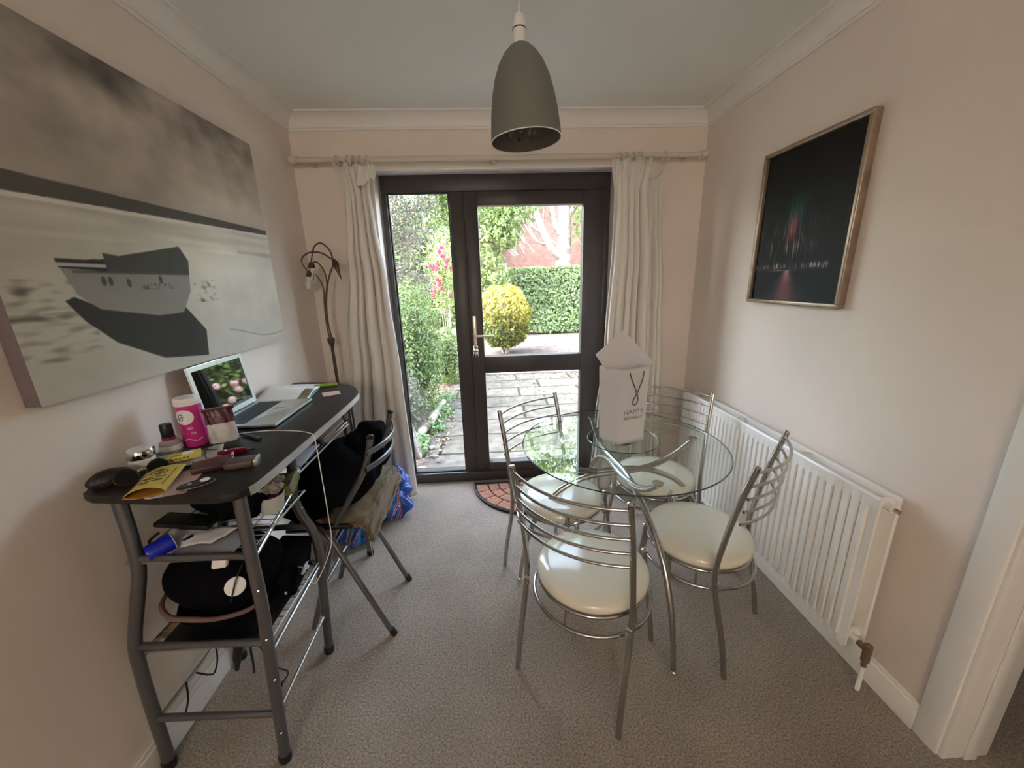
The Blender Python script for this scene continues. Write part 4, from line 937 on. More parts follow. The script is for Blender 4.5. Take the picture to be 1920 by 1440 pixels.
card('leaflet', 'grey leaflet with curled edge under the small yellow box', 'leaflet', .178, -1.415, 30, .17, .115, .0015, .0008, mat('grey_leaflet', (.36, .35, .30), .6, c2=(.46, .44, .38), vscale=20), curl=.009)
yb = thing('carton_box', 'small yellow carton lying on the grey leaflet', 'box', (.170, -1.43, DZ+.013))
q = MB(); q.T = Matrix.Translation((.178, -1.425, DZ+.0125)) @ Matrix.Rotation(radians(32), 4, 'Z'); q.box(-.038, .038, -.020, .020, 0, .014, .001); q.build('carton', mat('yellow_card', (.66, .54, .10), .4), yb)
q = MB(); q.T = Matrix.Translation((.178, -1.425, DZ+.0125)) @ Matrix.Rotation(radians(32), 4, 'Z'); q.box(-.004, .022, -.012, .012, .0141, .0146); q.build('white_patch', M['white'], yb, smooth=False)
q = MB(); q.T = Matrix.Translation((.178, -1.425, DZ+.0125)) @ Matrix.Rotation(radians(32), 4, 'Z')
for k in range(5): q.box(-.030+.009*k, -.024+.009*k, -.0206, -.0201, .004, .010)
q.box(-.031, -.009, -.010, -.006, .0141, .0145); q.build('printed_marks', mat('brown_ink', (.20, .13, .02), .5), yb, smooth=False)
wl = thing('wallet', 'burgundy leather wallet with a bright silver clasp edge', 'wallet', (.272, -1.47, DZ))
bur = mat('burgundy_leather', (.065, .018, .024), .35, bump=.15, bscale=120)
WA = Matrix.Translation((.288, -1.468, DZ)) @ Matrix.Rotation(radians(33), 4, 'Z')
q = MB(); q.T = WA; q.box(-.050, .048, -.034, .034, 0, .016, .004); q.build('wallet_body', bur, wl)
q = MB(); q.T = WA; q.box(.044, .052, -.036, .036, .010, .019, .002); q.build('clasp', M['chrome2'], wl)
pb = thing('power_bank', 'brown power bank with a pale metal end beside the burgundy wallet', 'power bank', (.345, -1.47, DZ))
WA = Matrix.Translation((.372, -1.470, DZ)) @ Matrix.Rotation(radians(14), 4, 'Z')
q = MB(); q.T = WA; q.box(-.040, .034, -.026, .026, 0, .020, .005); q.build('case_body', mat('brown_leather', (.085, .055, .05), .4, bump=.15, bscale=120), pb)
q = MB(); q.T = WA; q.box(.034, .041, -.026, .026, 0, .020, .003); q.build('metal_end', mat('champagne_metal', (.70, .66, .50), .25, .8), pb)
kf = thing('car_key_fob', 'black car key fob with chrome edge and white button', 'key fob', (.322, -1.585, DZ))
KA = Matrix.Translation((.322, -1.583, DZ)) @ Matrix.Rotation(radians(38), 4, 'Z')
ov = [(.040*cos(a)*(1 if cos(a) > 0 else 1.0), .017*sin(a)*(1+.25*cos(a))) for a in np.linspace(0, 2*pi, 33)[:-1]]
q = MB(); q.T = KA; q.prism(ov, .001, .011, .003); q.build('fob_body', M['blk'], kf)
q = MB(); q.T = KA; q.tube([(x*1.01, y*1.03, .004) for x, y in ov], .0014, 6, closed=True); q.build('chrome_edge', M['chrome2'], kf)
q = MB(); q.T = KA; q.lathe([(0, 0), (.011, 0), (.011, .0012), (0, .0016)], 24, (.020, 0, .0112)); q.build('white_button', M['white'], kf)
q = MB(); q.T = KA; q.lathe([(0, 0), (.005, 0), (.005, .0012), (0, .0016)], 16, (-.012, 0, .0112)); q.build('small_button', M['alu'], kf)
lk = thing('penknife', 'dark red folding penknife lying behind the wallets', 'penknife', (.285, -1.385, DZ))
q = MB(); q.T = Matrix.Translation((.290, -1.385, DZ)) @ Matrix.Rotation(radians(20), 4, 'Z'); q.prism([(.040*cos(a), .011*sin(a)) for a in np.linspace(0, 2*pi, 29)[:-1]], 0, .015, .004); q.build('knife_body', mat('dark_red_plastic', (.16, .008, .02), .2), lk)
q = MB(); q.T = Matrix.Translation((.290, -1.385, DZ)) @ Matrix.Rotation(radians(20), 4, 'Z'); q.box(.030, .060, -.004, .004, .003, .011, .002); q.build('end_clip', M['blk'], lk)
q = MB(); q.T = Matrix.Translation((.290, -1.385, DZ)) @ Matrix.Rotation(radians(20), 4, 'Z'); q.lathe([(0, 0), (.004, 0), (.004, .001), (0, .001)], 12, (-.018, 0, .0150)); q.build('emblem', M['white'], lk)
q = MB(); q.tube([(.220, -1.232, DZ+.006), (.262, -1.252, DZ+.006), (.318, -1.290, DZ+.006)], [.0035, .006, .0065], 10, sm=3); tag(q.build('black_pen', M['blk']), 'short black pen lying in front of the laptop', 'pen')
q = MB(); q.tube([(.170, -1.345, DZ+.003), (.20, -1.372, DZ+.012), (.25, -1.352, DZ+.004), (.262, -1.325, DZ+.003), (.225, -1.318, DZ+.003), (.19, -1.34, DZ+.010), (.212, -1.395, DZ+.006), (.232, -1.415, DZ+.003)], .0013, 6, sm=6)
tag(q.build('thin_black_cord', M['blk']), 'thin black cord looped in front of the snack pouch', 'cord')
q = MB(); q.lathe([(0, 0), (.026, 0), (.026, .003), (0, .003)], 32, (.245, -1.612, DZ)); tag(q.build('white_coaster', mat('pale_green_card', (.52, .53, .45), .6)), 'pale round coaster under the yellow pouch at the desk edge', 'coaster')
q = MB(); q.tube([(.18, -1.225, DZ+.002), (.235, -1.208, DZ+.002), (.31, -1.200, DZ+.002), (.40, -1.215, DZ+.002), (.462, -1.245, DZ+.003), (.482, -1.262, DZ-.004), (.489, -1.270, .92), (.489, -1.270, .80), (.487, -1.268, .665), (.483, -1.268, .55), (.478, -1.30, .505), (.468, -1.36, .470), (.455, -1.38, .455), (.43, -1.36, .456)], .0018, 8, sm=6)
tag(q.build('charging_cable', M['white']), 'white charging cable trailing across the desk and down to the shelf', 'cable')
q = MB(); q.tube([(.392, -.690, .90), (.394, -.69, .5), (.40, -.70, .02)], .0016, 6); tag(q.build('white_lead', M['white']), 'thin white lead running down the far desk leg', 'cable')

# ------------------------------------------------------------------ things on the shelves
tl = mat('tan_leather', (.24, .17, .12), .6, bump=.2, bscale=100)
q = MB(); q.box(.11, .375, -.98, -.74, .8245, .836, .003); tag(q.build('leather_folder', tl), 'tan leather folder on the upper wire shelf under the desk top', 'folder')
q = MB(); q.T = Matrix.Translation((.30, -1.11, .825)) @ Matrix.Rotation(radians(4), 4, 'Z'); q.box(-.085, .085, -.11, .11, 0, .006, .001); tag(q.build('paper_stack', M['paper']), 'white sheaf of papers on the near part of the upper wire shelf', 'papers')
q = MB(); q.box(.375, .383, -1.02, -.99, .8245, .842, .001); q.box(.13, .375, -1.015, -.995, .8245, .84, .002); tag(q.build('black_ruler', M['blk']), 'black ruler across the upper wire shelf behind the folder', 'ruler')
def shell_item(name, label, cat, c, r, m, amp=.2, fr=2, seed=1, sub=4, sq=None, group=None):
    q = MB(); q.blob(c, r, amp, fr, seed, sub, squash=sq); return tag(q.build(name, m), label, cat, group)
# middle shelf z .757
hb = thing('black_handbag', 'slouched black handbag on the middle wire shelf', 'handbag', (.26, -1.42, .757))
q = MB(); q.blob((.275, -1.40, .835), (.105, .075, .085), .25, 1.6, 3, 4, squash=.076); q.build('bag_body', M['blkcloth'], hb)
q = MB(); q.T = Matrix.Translation((.19, -1.49, .795)) @ Matrix.Rotation(radians(8), 4, 'Y'); q.box(-.075, .075, -.03, .03, 0, .016, .005); q.build('bag_flap', M['blk'], hb)
q = MB(); q.tube([(.13, -1.52, .790), (.115, -1.54, .775), (.14, -1.545, .765), (.20, -1.55, .772), (.24, -1.545, .79)], .004, 8, sm=4); q.build('bag_strap', M['blk'], hb)
q = drapecloth([(.135, -1.565, .770), (.30, -1.565, .775), (.34, -1.50, .778), (.15, -1.49, .785)], 14, 8, .008, 3, .008)
tag(solidify(q.build('crumpled_paper', M['paper']), .002), 'crumpled white paper under the black handbag', 'paper')
q = MB(); q.box(.21, .375, -1.59, -1.50, .7575, .766, .002); tag(q.build('grey_tablet', mat('grey_plastic', (.30, .30, .30), .4)), 'flat grey plastic tray in front of the handbag on the middle shelf', 'tray')
cp = thing('blue_cup', 'bright blue plastic cup lying on its side on the middle shelf', 'cup', (.14, -1.55, .79))
q = MB(); d = Vector((.055, .075, .010)); q.T = Matrix.Translation((.166, -1.606, .783)) @ (d.to_track_quat('Z', 'Y').to_matrix().to_4x4())
q.lathe([(0, .001), (.014, .001), (.015, -.001), (.020, -.001), (.0215, .003), (.0245, .055), (.026, .056), (.024, .057), (.020, .006), (0, .006)], 32); q.build('cup_body', mat('royal_blue_plastic', (.005, .015, .42), .25), cp)
q = MB(); q.T = Matrix.Translation((.166, -1.606, .783)) @ (d.to_track_quat('Z', 'Y').to_matrix().to_4x4()); q.tube([(.0255*cos(a), .0255*sin(a), .056) for a in np.linspace(0, 2*pi, 33)[:-1]], .0012, 6, closed=True); q.build('cup_rim', mat('pale_blue_rim', (.35, .42, .6), .3), cp)
tbn = thing('plastic_tub', 'white plastic tub of purple bits at the right end of the middle shelf', 'tub', (.372, -1.36, .757))
q = MB(); q.lathe([(0, 0), (.034, 0), (.043, .055), (.045, .056), (.0445, .058), (.040, .057), (.032, .004), (0, .004)], 32, (.366, -1.375, .7575)); q.build('tub_body', mat('translucent_tub', (.55, .58, .52), .35), tbn)
q = MB(); q.blob((.366, -1.375, .805), (.036, .036, .018), .5, 3, 8, 3, sharp=True); q.build('purple_contents', mat('purple_bits', (.10, .01, .09), .3, c2=(.02, .005, .03), vscale=60), tbn)
shell_item('snack_bag', 'crumpled grey brown snack bag above the plastic tub', 'bag', (.372, -1.385, .858), (.045, .04, .038), mat('crumpled_foil', (.20, .18, .14), .35, c2=(.40, .37, .30), vscale=30, bump=.6, bscale=60), .5, 2.6, 5, 4)
q = MB(); q.T = Matrix.Translation((.385, -1.300, .79)) @ Euler((radians(8), radians(-12), radians(10))).to_matrix().to_4x4(); q.box(-.03, .03, -.05, .05, 0, .035, .004)
tag(q.build('yellow_packet', mat('olive_packet', (.30, .28, .08), .4, c2=(.10, .10, .05), vscale=30)), 'dull yellow packet on the middle shelf by the desk leg', 'packet')
q = MB(); q.T = Matrix.Translation((.31, -1.30, .8)) @ Euler((0, radians(-6), 0)).to_matrix().to_4x4(); q.box(-.14, .06, -.045, .02, -.04, .03, .004); tag(q.build('dark_box', M['blk']), 'black box behind the snack bag on the middle shelf', 'box')
# lower shelf z .453
rk = thing('rucksack', 'big black padded rucksack with brown piping on the lower shelf', 'rucksack', (.23, -1.44, .455))
q = MB(); q.blob((.225, -1.44, .600), (.165, .140, .105), .10, 1.5, 2, 5, squash=.062); q.build('rucksack_body', M['blkcloth'], rk)
q = MB(); q.blob((.225, -1.445, .500), (.150, .130, .050), .10, 1.5, 6, 4, squash=.042); q.build('rucksack_base', M['blkcloth'], rk)
pr = [(.070, -1.49, .560), (.095, -1.545, .552), (.14, -1.575, .540), (.20, -1.582, .536), (.27, -1.578, .528), (.34, -1.55, .524), (.375, -1.51, .528)]
q = MB(); q.tube(pr, [.004, .007, .008, .008, .007, .007, .004], 10, sm=5); q.build('brown_piping', mat('dusty_brown', (.17, .10, .08), .7), rk)
q = MB(); q.blob((.10, -1.45, .442), (.055, .11, .010), .15, 2, 3, 3); q.build('tan_strap', mat('tan_strap_leather', (.42, .29, .20), .6), rk)
ad = thing('power_adapter', 'white square power adapter lying on the black rucksack', 'adapter', (.27, -1.49, .70))
q = MB(); q.T = Matrix.Translation((.286, -1.528, .692)) @ Euler((radians(-25), radians(8), radians(20))).to_matrix().to_4x4(); q.box(-.019, .019, -.016, .016, -.022, .022, .006, 3); q.build('adapter_body', M['white'], ad)
q = MB(); q.T = Matrix.Translation((.286, -1.528, .692)) @ Euler((radians(-25), radians(8), radians(20))).to_matrix().to_4x4(); q.box(-.006, .006, -.006, .006, .0215, .0225, .0004); q.build('adapter_socket', M['gasket'], ad)
q = MB(); q.T = Matrix.Translation((.331, -1.556, .620)) @ Vector((.45, -.78, .42)).to_track_quat('Z', 'Y').to_matrix().to_4x4(); q.lathe([(0, 0), (.026, 0), (.027, .003), (.026, .006), (0, .007)], 36)
tag(q.build('charging_disc', M['white']), 'round white disc lying on the black rucksack near the desk leg', 'charger')
q = MB(); q.tube([(.345, -1.530, .672), (.340, -1.560, .645), (.334, -1.574, .615), (.325, -1.580, .585)], .0022, 6, sm=5); tag(q.build('black_lead', M['blk']), 'short black lead hanging across the round white disc', 'cable')
bx = thing('black_box_bag', 'stiff black bag with brown edge binding at the right of the lower shelf', 'bag', (.37, -1.36, .455))
q = MB(); q.T = Matrix.Translation((.362, -1.352, .505)) @ Euler((0, radians(12), radians(8))).to_matrix().to_4x4(); q.box(-.055, .050, -.085, .085, -.046, .075, .012, 3); q.build('bag_body', M['blkcloth'], bx)
q = MB(); q.T = Matrix.Translation((.362, -1.352, .505)) @ Euler((0, radians(12), radians(8))).to_matrix().to_4x4(); q.tube([(.052, -.080, .07), (.053, .0, -.0), (.052, .055, -.04)], .0025, 6); q.build('edge_binding', mat('brown_binding', (.26, .14, .09), .6), bx)
q = MB(); q.tube([(.335, -1.46, .60), (.345, -1.475, .58), (.35, -1.46, .56), (.342, -1.45, .585)], .002, 6, closed=True, sm=4); q.build('metal_buckle', M['chrome2'], bx)
q = MB(); q.blob((.405, -1.355, .50), (.022, .03, .012), .5, 3, 7, 3, sharp=True); tag(q.build('crumpled_tissue', M['paper']), 'small scrap of white tissue on the lower shelf by the front rail', 'tissue')
q = MB(); q.box(.385, .392, -1.44, -1.40, .470, .478, .002); tag(q.build('white_stick', M['paper']), 'short pale stick on the lower shelf beside the black bag', 'stick')
q = MB(); q.box(.10, .40, -1.59, -1.27, .4535, .458, .002); tag(q.build('dark_tray', M['blk']), 'thin dark tray lining the lower wire shelf', 'tray')
q = MB(); q.tube([(.36, -1.50, .462), (.375, -1.58, .455), (.40, -1.605, .42), (.418, -1.60, .36), (.432, -1.575, .31), (.428, -1.57, .285), (.41, -1.575, .262)], .0022, 8, sm=6); q.tube([(.411, -1.575, .264), (.403, -1.578, .248)], .0045, 8)
tag(q.build('black_cable', M['blk']), 'black cable with a small plug hanging off the lower shelf in front', 'cable')
q = MB(); q.tube([(.275, -1.50, .45), (.27, -1.52, .39), (.262, -1.535, .33), (.255, -1.54, .285)], [.010, .013, .013, .006], 10, sm=4); tag(q.build('umbrella', M['blk']), 'small black folded umbrella poking down through the lower shelf', 'umbrella')
q = MB(); q.tube([(.31, -1.50, .45), (.306, -1.53, .36), (.31, -1.54, .31), (.305, -1.54, .27)], .0035, 8, sm=4); tag(q.build('bag_strap_end', M['blk']), 'narrow black strap hanging beside the umbrella', 'strap')
for k, (y0_, y1_) in enumerate(((-1.60, -1.50), (-1.46, -1.36))):
    q = MB(); q.tube([(.044, y0_, .19), (.055, y0_+.03, .14), (.060, (y0_+y1_)/2, .125), (.055, y1_-.02, .15), (.046, y1_, .20)], .003, 6, sm=5)
    tag(q.build('looped_cable', M['blk']), ('dark cable loop hanging from the lowest back rail, nearest the camera', 'dark cable loop farther back on the lowest back rail')[k], 'cable', 'cable loops on the back rail')


# ------------------------------------------------------------------ garden
GZ0 = -.15
rng = np.random.default_rng(11)
def leaves(name, pts, nrm, size, m, parent=None, jit=.6, aspect=.5, tone=None):
    """many small folded leaves, one mesh for one plant's foliage"""
    pts = np.asarray(pts, float); n = len(pts); nrm = np.asarray(nrm, float)+rng.normal(0, jit, (n, 3))
    nrm /= np.linalg.norm(nrm, axis=1)[:, None]+1e-9
    a = np.cross(nrm, rng.normal(0, 1, (n, 3))); a /= np.linalg.norm(a, axis=1)[:, None]+1e-9; b = np.cross(nrm, a)
    s = (size*rng.uniform(.6, 1.3, n))[:, None]
    v = np.stack([pts-a*s, pts+b*s*aspect+nrm*s*.15, pts+a*s, pts-b*s*aspect+nrm*s*.15], 1).reshape(-1, 3)
    if parent is not None: v = v-np.array(parent.location)
    me = bpy.data.meshes.new(name); me.vertices.add(4*n); me.vertices.foreach_set('co', v.ravel())
    me.loops.add(4*n); me.loops.foreach_set('vertex_index', np.arange(4*n, dtype=np.int32))
    me.polygons.add(n); me.polygons.foreach_set('loop_start', np.arange(0, 4*n, 4, dtype=np.int32)); me.polygons.foreach_set('loop_total', np.full(n, 4, dtype=np.int32))
    me.update(); ca = me.color_attributes.new('Col', 'FLOAT_COLOR', 'CORNER')
    t = rng.uniform(0, 1, n) if tone is None else np.clip(tone+rng.normal(0, .18, n), 0, 1)
    c = np.ones((n, 4, 4)); c[:, :, :3] = t[:, None, None]; ca.data.foreach_set('color', c.ravel())
    me.validate(); me.materials.append(m); o = bpy.data.objects.new(name, me); col.objects.link(o); o.parent = parent; return o
def shell(n, c, r, depth=.25, bumps=.12, fr=2.2, seed=0):
    d = rng.normal(0, 1, (n, 3)); d /= np.linalg.norm(d, axis=1)[:, None]
    k = np.array([1+bumps*noise.noise(Vector(q)*fr+Vector((seed*5.1, 0, seed))) for q in d])
    f = (1-depth*rng.uniform(0, 1, n)**2)*k
    return np.array(c)+d*np.array(r)*f[:, None], d
LM = dict(
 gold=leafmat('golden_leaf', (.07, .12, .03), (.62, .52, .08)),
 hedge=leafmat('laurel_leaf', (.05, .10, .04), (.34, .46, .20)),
 shrub=leafmat('bright_green_leaf', (.05, .11, .03), (.27, .37, .13)),
 conifer=leafmat('grey_green_needle', (.06, .075, .055), (.24, .24, .19)),
 tree=leafmat('lime_green_leaf', (.08, .15, .04), (.40, .50, .20), sub=.4),
 weed=leafmat('low_weed_leaf', (.10, .22, .08), (.34, .48, .22)),
 dead=leafmat('dry_leaf_litter', (.16, .10, .07), (.34, .26, .20), sub=.05),
 pink=leafmat('pink_petal', (.55, .02, .14), (.80, .10, .28), sub=.3),
 bark=mat('grey_bark', (.20, .165, .14), .9, bump=.9, bscale=14, c2=(.42, .37, .33), vscale=9),
)
paving = brickmat('worn_stone_slabs', (.150, .135, .118), (.110, .103, .085), (.04, .042, .025), 1.0, .92, .46, .018, .5, .37, vary=.32)
q = MB(); q.box(.42, 7, .28, 4.05, GZ0-.1, GZ0); struct('patio', q, paving, smooth=False)
q = MB(); q.box(-1, 8, 4.05, 4.20, GZ0-.1, GZ0+.03, .006); struct('patio_kerb', q, mat('pale_kerb_stone', (.22, .20, .18), .85, var=.1, vscale=12, bump=.3, bscale=30), angle=30)
q = MB(); q.box(-12, 16, 4.20, 26, GZ0-.1, GZ0-.005); struct('upper_paving', q, brickmat('pale_pink_paving', (.155, .122, .11), (.125, .10, .09), (.09, .07, .06), 1.0, .45, .22, .015, .4, .5, vary=.2), smooth=False)
q = MB(); q.grid(lambda u, v: (-1.6+2.05*u+.04*sin(v*17), .28+3.78*v, GZ0-.03+.02*hsh(u*9, v*14)+.04*(1-u)), 40, 60)
struct('soil_bed', q, mat('leafy_soil', (.10, .072, .05), .95, bump=.8, bscale=40, c2=(.26, .20, .155), vscale=22))
q = MB(); q.box(-12, -1.6, .28, 4.2, GZ0-.1, GZ0-.02); q.box(7, 16, .28, 4.2, GZ0-.1, GZ0-.01); struct('side_ground', q, paving, smooth=False)
# fallen leaves on soil and slabs edge
n = 900; P = np.stack([rng.uniform(.05, .62, n), rng.uniform(.32, 3.9, n), np.full(n, GZ0+.012)], 1)
tag(leaves('leaf_litter', P, np.tile([0, 0, 1.], (n, 1)), .022, LM['dead'], jit=.3), 'dry fallen leaves scattered along the edge of the flower bed', 'leaves', kind='stuff')
n = 420; P = np.stack([rng.uniform(.7, 3.2, n), 4.05-rng.exponential(.35, n), np.full(n, GZ0+.008)], 1)
tag(leaves('fallen_leaf_scatter', P, np.tile([0, 0, 1.], (n, 1)), .02, LM['dead'], jit=.3), 'sparse fallen leaves lying on the stone patio', 'leaves', kind='stuff')

def plant(name, label, cat, loc, group=None): return thing(name, label, cat, loc, group=group)
# golden round bush
gb = plant('round_bush', 'rounded golden green clipped bush standing on the paving', 'bush', (1.40, 6.25, GZ0))
P, D = shell(6500, (1.38, 6.25, .66), (.60, .54, .74), .22, .14, 2.4, 1)
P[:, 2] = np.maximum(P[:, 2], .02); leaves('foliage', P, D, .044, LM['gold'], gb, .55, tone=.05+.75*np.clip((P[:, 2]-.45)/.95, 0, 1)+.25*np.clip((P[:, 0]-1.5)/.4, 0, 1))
q = MB(); q.blob((1.38, 6.25, .66), (.46, .42, .60), .1, 2, 1, 3); q.build('inner_twigs', LM['bark'], gb)
for k in range(5): q = MB(); q.tube([(1.38+.05*cos(k*1.3), 6.25+.05*sin(k*1.3), GZ0), (1.38+.16*cos(k*1.3), 6.25+.16*sin(k*1.3), .25)], .03, 8); q.build('stem', LM['bark'], gb)
# clipped hedge
hg = plant('hedge', 'tall square clipped green hedge across the back of the garden', 'hedge', (4.0, 9.5, GZ0))
def boxpts(n, x0, x1, y0, y1, z0, z1):
    a = rng.uniform(0, 1, (n, 3)); f = rng.choice(4, n, p=[.62, .26, .06, .06]); N = np.zeros((n, 3)); P = np.stack([x0+(x1-x0)*a[:, 0], y0+(y1-y0)*a[:, 1], z0+(z1-z0)*a[:, 2]], 1)
    P[f == 0, 1] = y0+.10*a[f == 0, 1]; N[f == 0] = [0, -1, .25]; P[f == 1, 2] = z1-.08*a[f == 1, 2]; N[f == 1] = [0, 0, 1]; P[f == 2, 0] = x0+.08*a[f == 2, 0]; N[f == 2] = [-1, 0, 0]; P[f == 3, 0] = x1; N[f == 3] = [1, 0, 0]
    P += .05*np.array([[noise.noise(Vector(p)*1.6), noise.noise(Vector(p)*1.6+Vector((9, 0, 0))), noise.noise(Vector(p)*2+Vector((0, 9, 0)))] for p in P]); return P, N
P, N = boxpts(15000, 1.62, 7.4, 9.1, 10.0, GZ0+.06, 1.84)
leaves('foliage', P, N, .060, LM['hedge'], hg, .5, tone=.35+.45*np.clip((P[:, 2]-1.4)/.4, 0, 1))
q = MB(); q.box(1.72, 7.3, 9.2, 9.95, GZ0, 1.74, .05); q.build('inner_twigs', mat('dark_twigs', (.03, .045, .02), .95), hg)
# second taller evergreen left of the gate
def bush(name, label, c, r, n, size, m, seed, group=None, cat='bush', dep=.3, bumps=.3, core=.8, fr=2.2, tone=None, parent=None, jit=.7):
    t = parent or plant(name, label, cat, (c[0], c[1], GZ0), group); P, D = shell(n, c, r, dep, bumps, fr, seed); P[:, 2] = np.maximum(P[:, 2], GZ0+.03)
    leaves('foliage', P, D, size, m, t, jit, tone=tone)
    if core: q = MB(); q.blob(c, tuple(x*core*.8 for x in r), .2, 2, seed, 3); q.build('inner_twigs', bpy.data.materials['dark_twigs'], t)
    return t
# tree right of centre behind the hedge
tr = plant('garden_tree', 'grey barked tree with a forked trunk behind the hedge', 'tree', (3.65, 11.0, GZ0))
q = MB(); q.tube([(3.62, 11, GZ0), (3.60, 11, 1.2), (3.62, 11, 2.2), (3.66, 11, 3.2), (3.60, 11, 4.4), (3.4, 10.9, 6.2)], [.34, .29, .25, .22, .18, .10], 14, sm=5); q.build('trunk', LM['bark'], tr)
for P_, r_ in (([(3.52, 10.95, 2.15), (3.15, 10.8, 2.55), (2.85, 10.7, 3.1), (2.55, 10.6, 3.9), (2.3, 10.5, 5.0)], [.15, .13, .11, .09, .05]),
               ([(3.60, 11, 2.7), (3.3, 10.9, 3.3), (3.15, 10.8, 4.2), (3.2, 10.7, 5.4)], [.10, .09, .07, .05]), ([(2.95, 10.75, 2.9), (2.5, 10.6, 3.2), (2.0, 10.5, 3.9)], [.07, .05, .03]),
               ([(3.1, 10.8, 2.6), (2.7, 10.7, 2.7), (2.3, 10.6, 3.2), (2.1, 10.5, 3.6)], [.05, .04, .03, .02]), ([(3.64, 11, 3.3), (4.2, 10.9, 4.1), (4.9, 10.8, 5.0)], [.11, .08, .05])):
    q = MB(); q.tube(P_, r_, 10, sm=5); q.build('branch', LM['bark'], tr)
tw = MB(); rr = random.Random(4)
for k in range(38):
    x = rr.uniform(1.9, 3.5); z = rr.uniform(2.2, 3.6); tw.tube([(x, 10.9+rr.uniform(-.3, .3), z), (x-.25-rr.random()*.2, 10.9, z+.55), (x-.45-rr.random()*.3, 10.9, z+1.2)], .016, 5, sm=3)
o = tw.build('twigs', LM['bark'], tr); o['kind'] = 'stuff'
pts = []; dd = []
for (c, r, n) in (((4.9, 11, 5.6), (1.6, 1.2, 1.3), 2300), ((3.2, 10.5, 6.6), (1.9, 1.3, 1.2), 2600), ((1.8, 10.2, 5.4), (1.4, 1.1, .9), 1900), ((4.55, 10.6, 3.6), (.62, .7, 1.5), 1700)):
    P, D = shell(n, c, r, .8, .5, 2, int(c[0]*3)); pts.append(P); dd.append(D)
leaves('foliage', np.concatenate(pts), np.concatenate(dd), .085, LM['tree'], tr, .9)
# lime-leaved tree whose canopy hangs left of the roof
bt = plant('garden_tree', 'lime green leafy tree left of the brick gable', 'tree', (1.0, 8.6, GZ0))
q = MB(); q.tube([(.95, 8.6, GZ0), (1.0, 8.6, 1.2), (1.05, 8.55, 2.6), (1.1, 8.5, 4.4)], [.10, .085, .07, .03], 10, sm=5); q.build('trunk', LM['bark'], bt)
pts = []; dd = []
for i, (c, r, n) in enumerate((((1.35, 8.4, 2.75), (.62, .5, .55), 2300), ((.8, 8.4, 2.1), (.6, .5, .75), 2200), ((1.6, 8.4, 3.5), (.85, .6, .6), 2300), ((.6, 8.5, 3.6), (1.0, .7, .9), 1700), ((1.1, 8.3, 4.9), (1.6, .9, .8), 1100), ((1.2, 8.3, 1.5), (.42, .35, .35), 700))):
    P, D = shell(n, c, r, .7, .45, 2.2, i+20); pts.append(P); dd.append(D)
leaves('foliage', np.concatenate(pts), np.concatenate(dd), .062, LM['tree'], bt, .8)
# brick gable building
bd = plant('brick_building', 'red brick gable of a building behind the garden', 'building', (3.5, 14.5, GZ0))
rb = brickmat('red_brick', (.19, .085, .078), (.23, .115, .10), (.15, .11, .10), 1.0, .23, .075, .012, .3, .5, vary=.2, axis='XZ')
q = MB(); V0 = [(1.2, 14), (6.0, 14), (6.0, 14)]
poly = [(1.15, GZ0), (6.6, GZ0), (6.6, 3.3), (3.9, 5.4), (1.15, 2.4)]
A = [q.v((x, 14.0, z)) for x, z in poly]; B = [q.v((x, 17.5, z)) for x, z in poly]; q.face(A); q.face(B[::-1])
for i in range(5): q.face([A[i], B[i], B[(i+1) % 5], A[(i+1) % 5]])
q.build('gable_wall', rb, bd, smooth=False)
for (xa, za, xb, zb) in ((.95, 2.26, 3.9, 5.48), (3.9, 5.48, 6.8, 3.2)):
    d = Vector((xb-xa, 0, zb-za)).normalized(); nn = Vector((-d.z, 0, d.x)); q = MB(); c_ = [Vector((xa, 13.8, za)), Vector((xb, 13.8, zb))]
    vs = [[q.v(p+nn*o_+Vector((0, yy, 0))) for o_ in (.0, .10)] for p in c_ for yy in (0, 3.9)]
    a0, a1, b0, b1 = vs; q.face([a0[1], b0[1], b1[1], a1[1]]); q.face([a0[0], a1[0], b1[0], b0[0]]); q.face([a0[0], b0[0], b0[1], a0[1]]); q.face([a1[0], a1[1], b1[1], b1[0]]); q.face([a0[0], a0[1], a1[1], a1[0]]); q.face([b0[0], b1[0], b1[1], b0[1]])
    q.build('roof_slope', mat('clay_roof_tile', (.19, .09, .075), .85, var=.2, vscale=6), bd, smooth=False)
# iron gate between tree and hedge
gt = plant('garden_gate', 'slim blue grey iron gate at the end of the hedge', 'gate', (1.35, 9.6, GZ0))
im = mat('blue_grey_iron', (.16, .21, .24), .5, .3)
for x in (1.12, 1.60): q = MB(); q.box(x-.035, x+.035, 9.57, 9.63, GZ0, 2.0, .005); q.build('gate_post', im, gt)
for i in range(6): q = MB(); x = 1.19+i*.068; q.tube([(x, 9.6, GZ0+.08), (x, 9.6, 1.55+.12*sin(pi*i/5))], .010, 8); q.build('gate_bar', im, gt)
q = MB(); q.tube([(1.16+.40*k, 9.6, 1.50+.14*sin(pi*k)) for k in np.linspace(0, 1, 12)], .013, 8); q.tube([(1.16, 9.6, .1), (1.56, 9.6, .1)], .013, 8); q.build('gate_rail', im, gt)
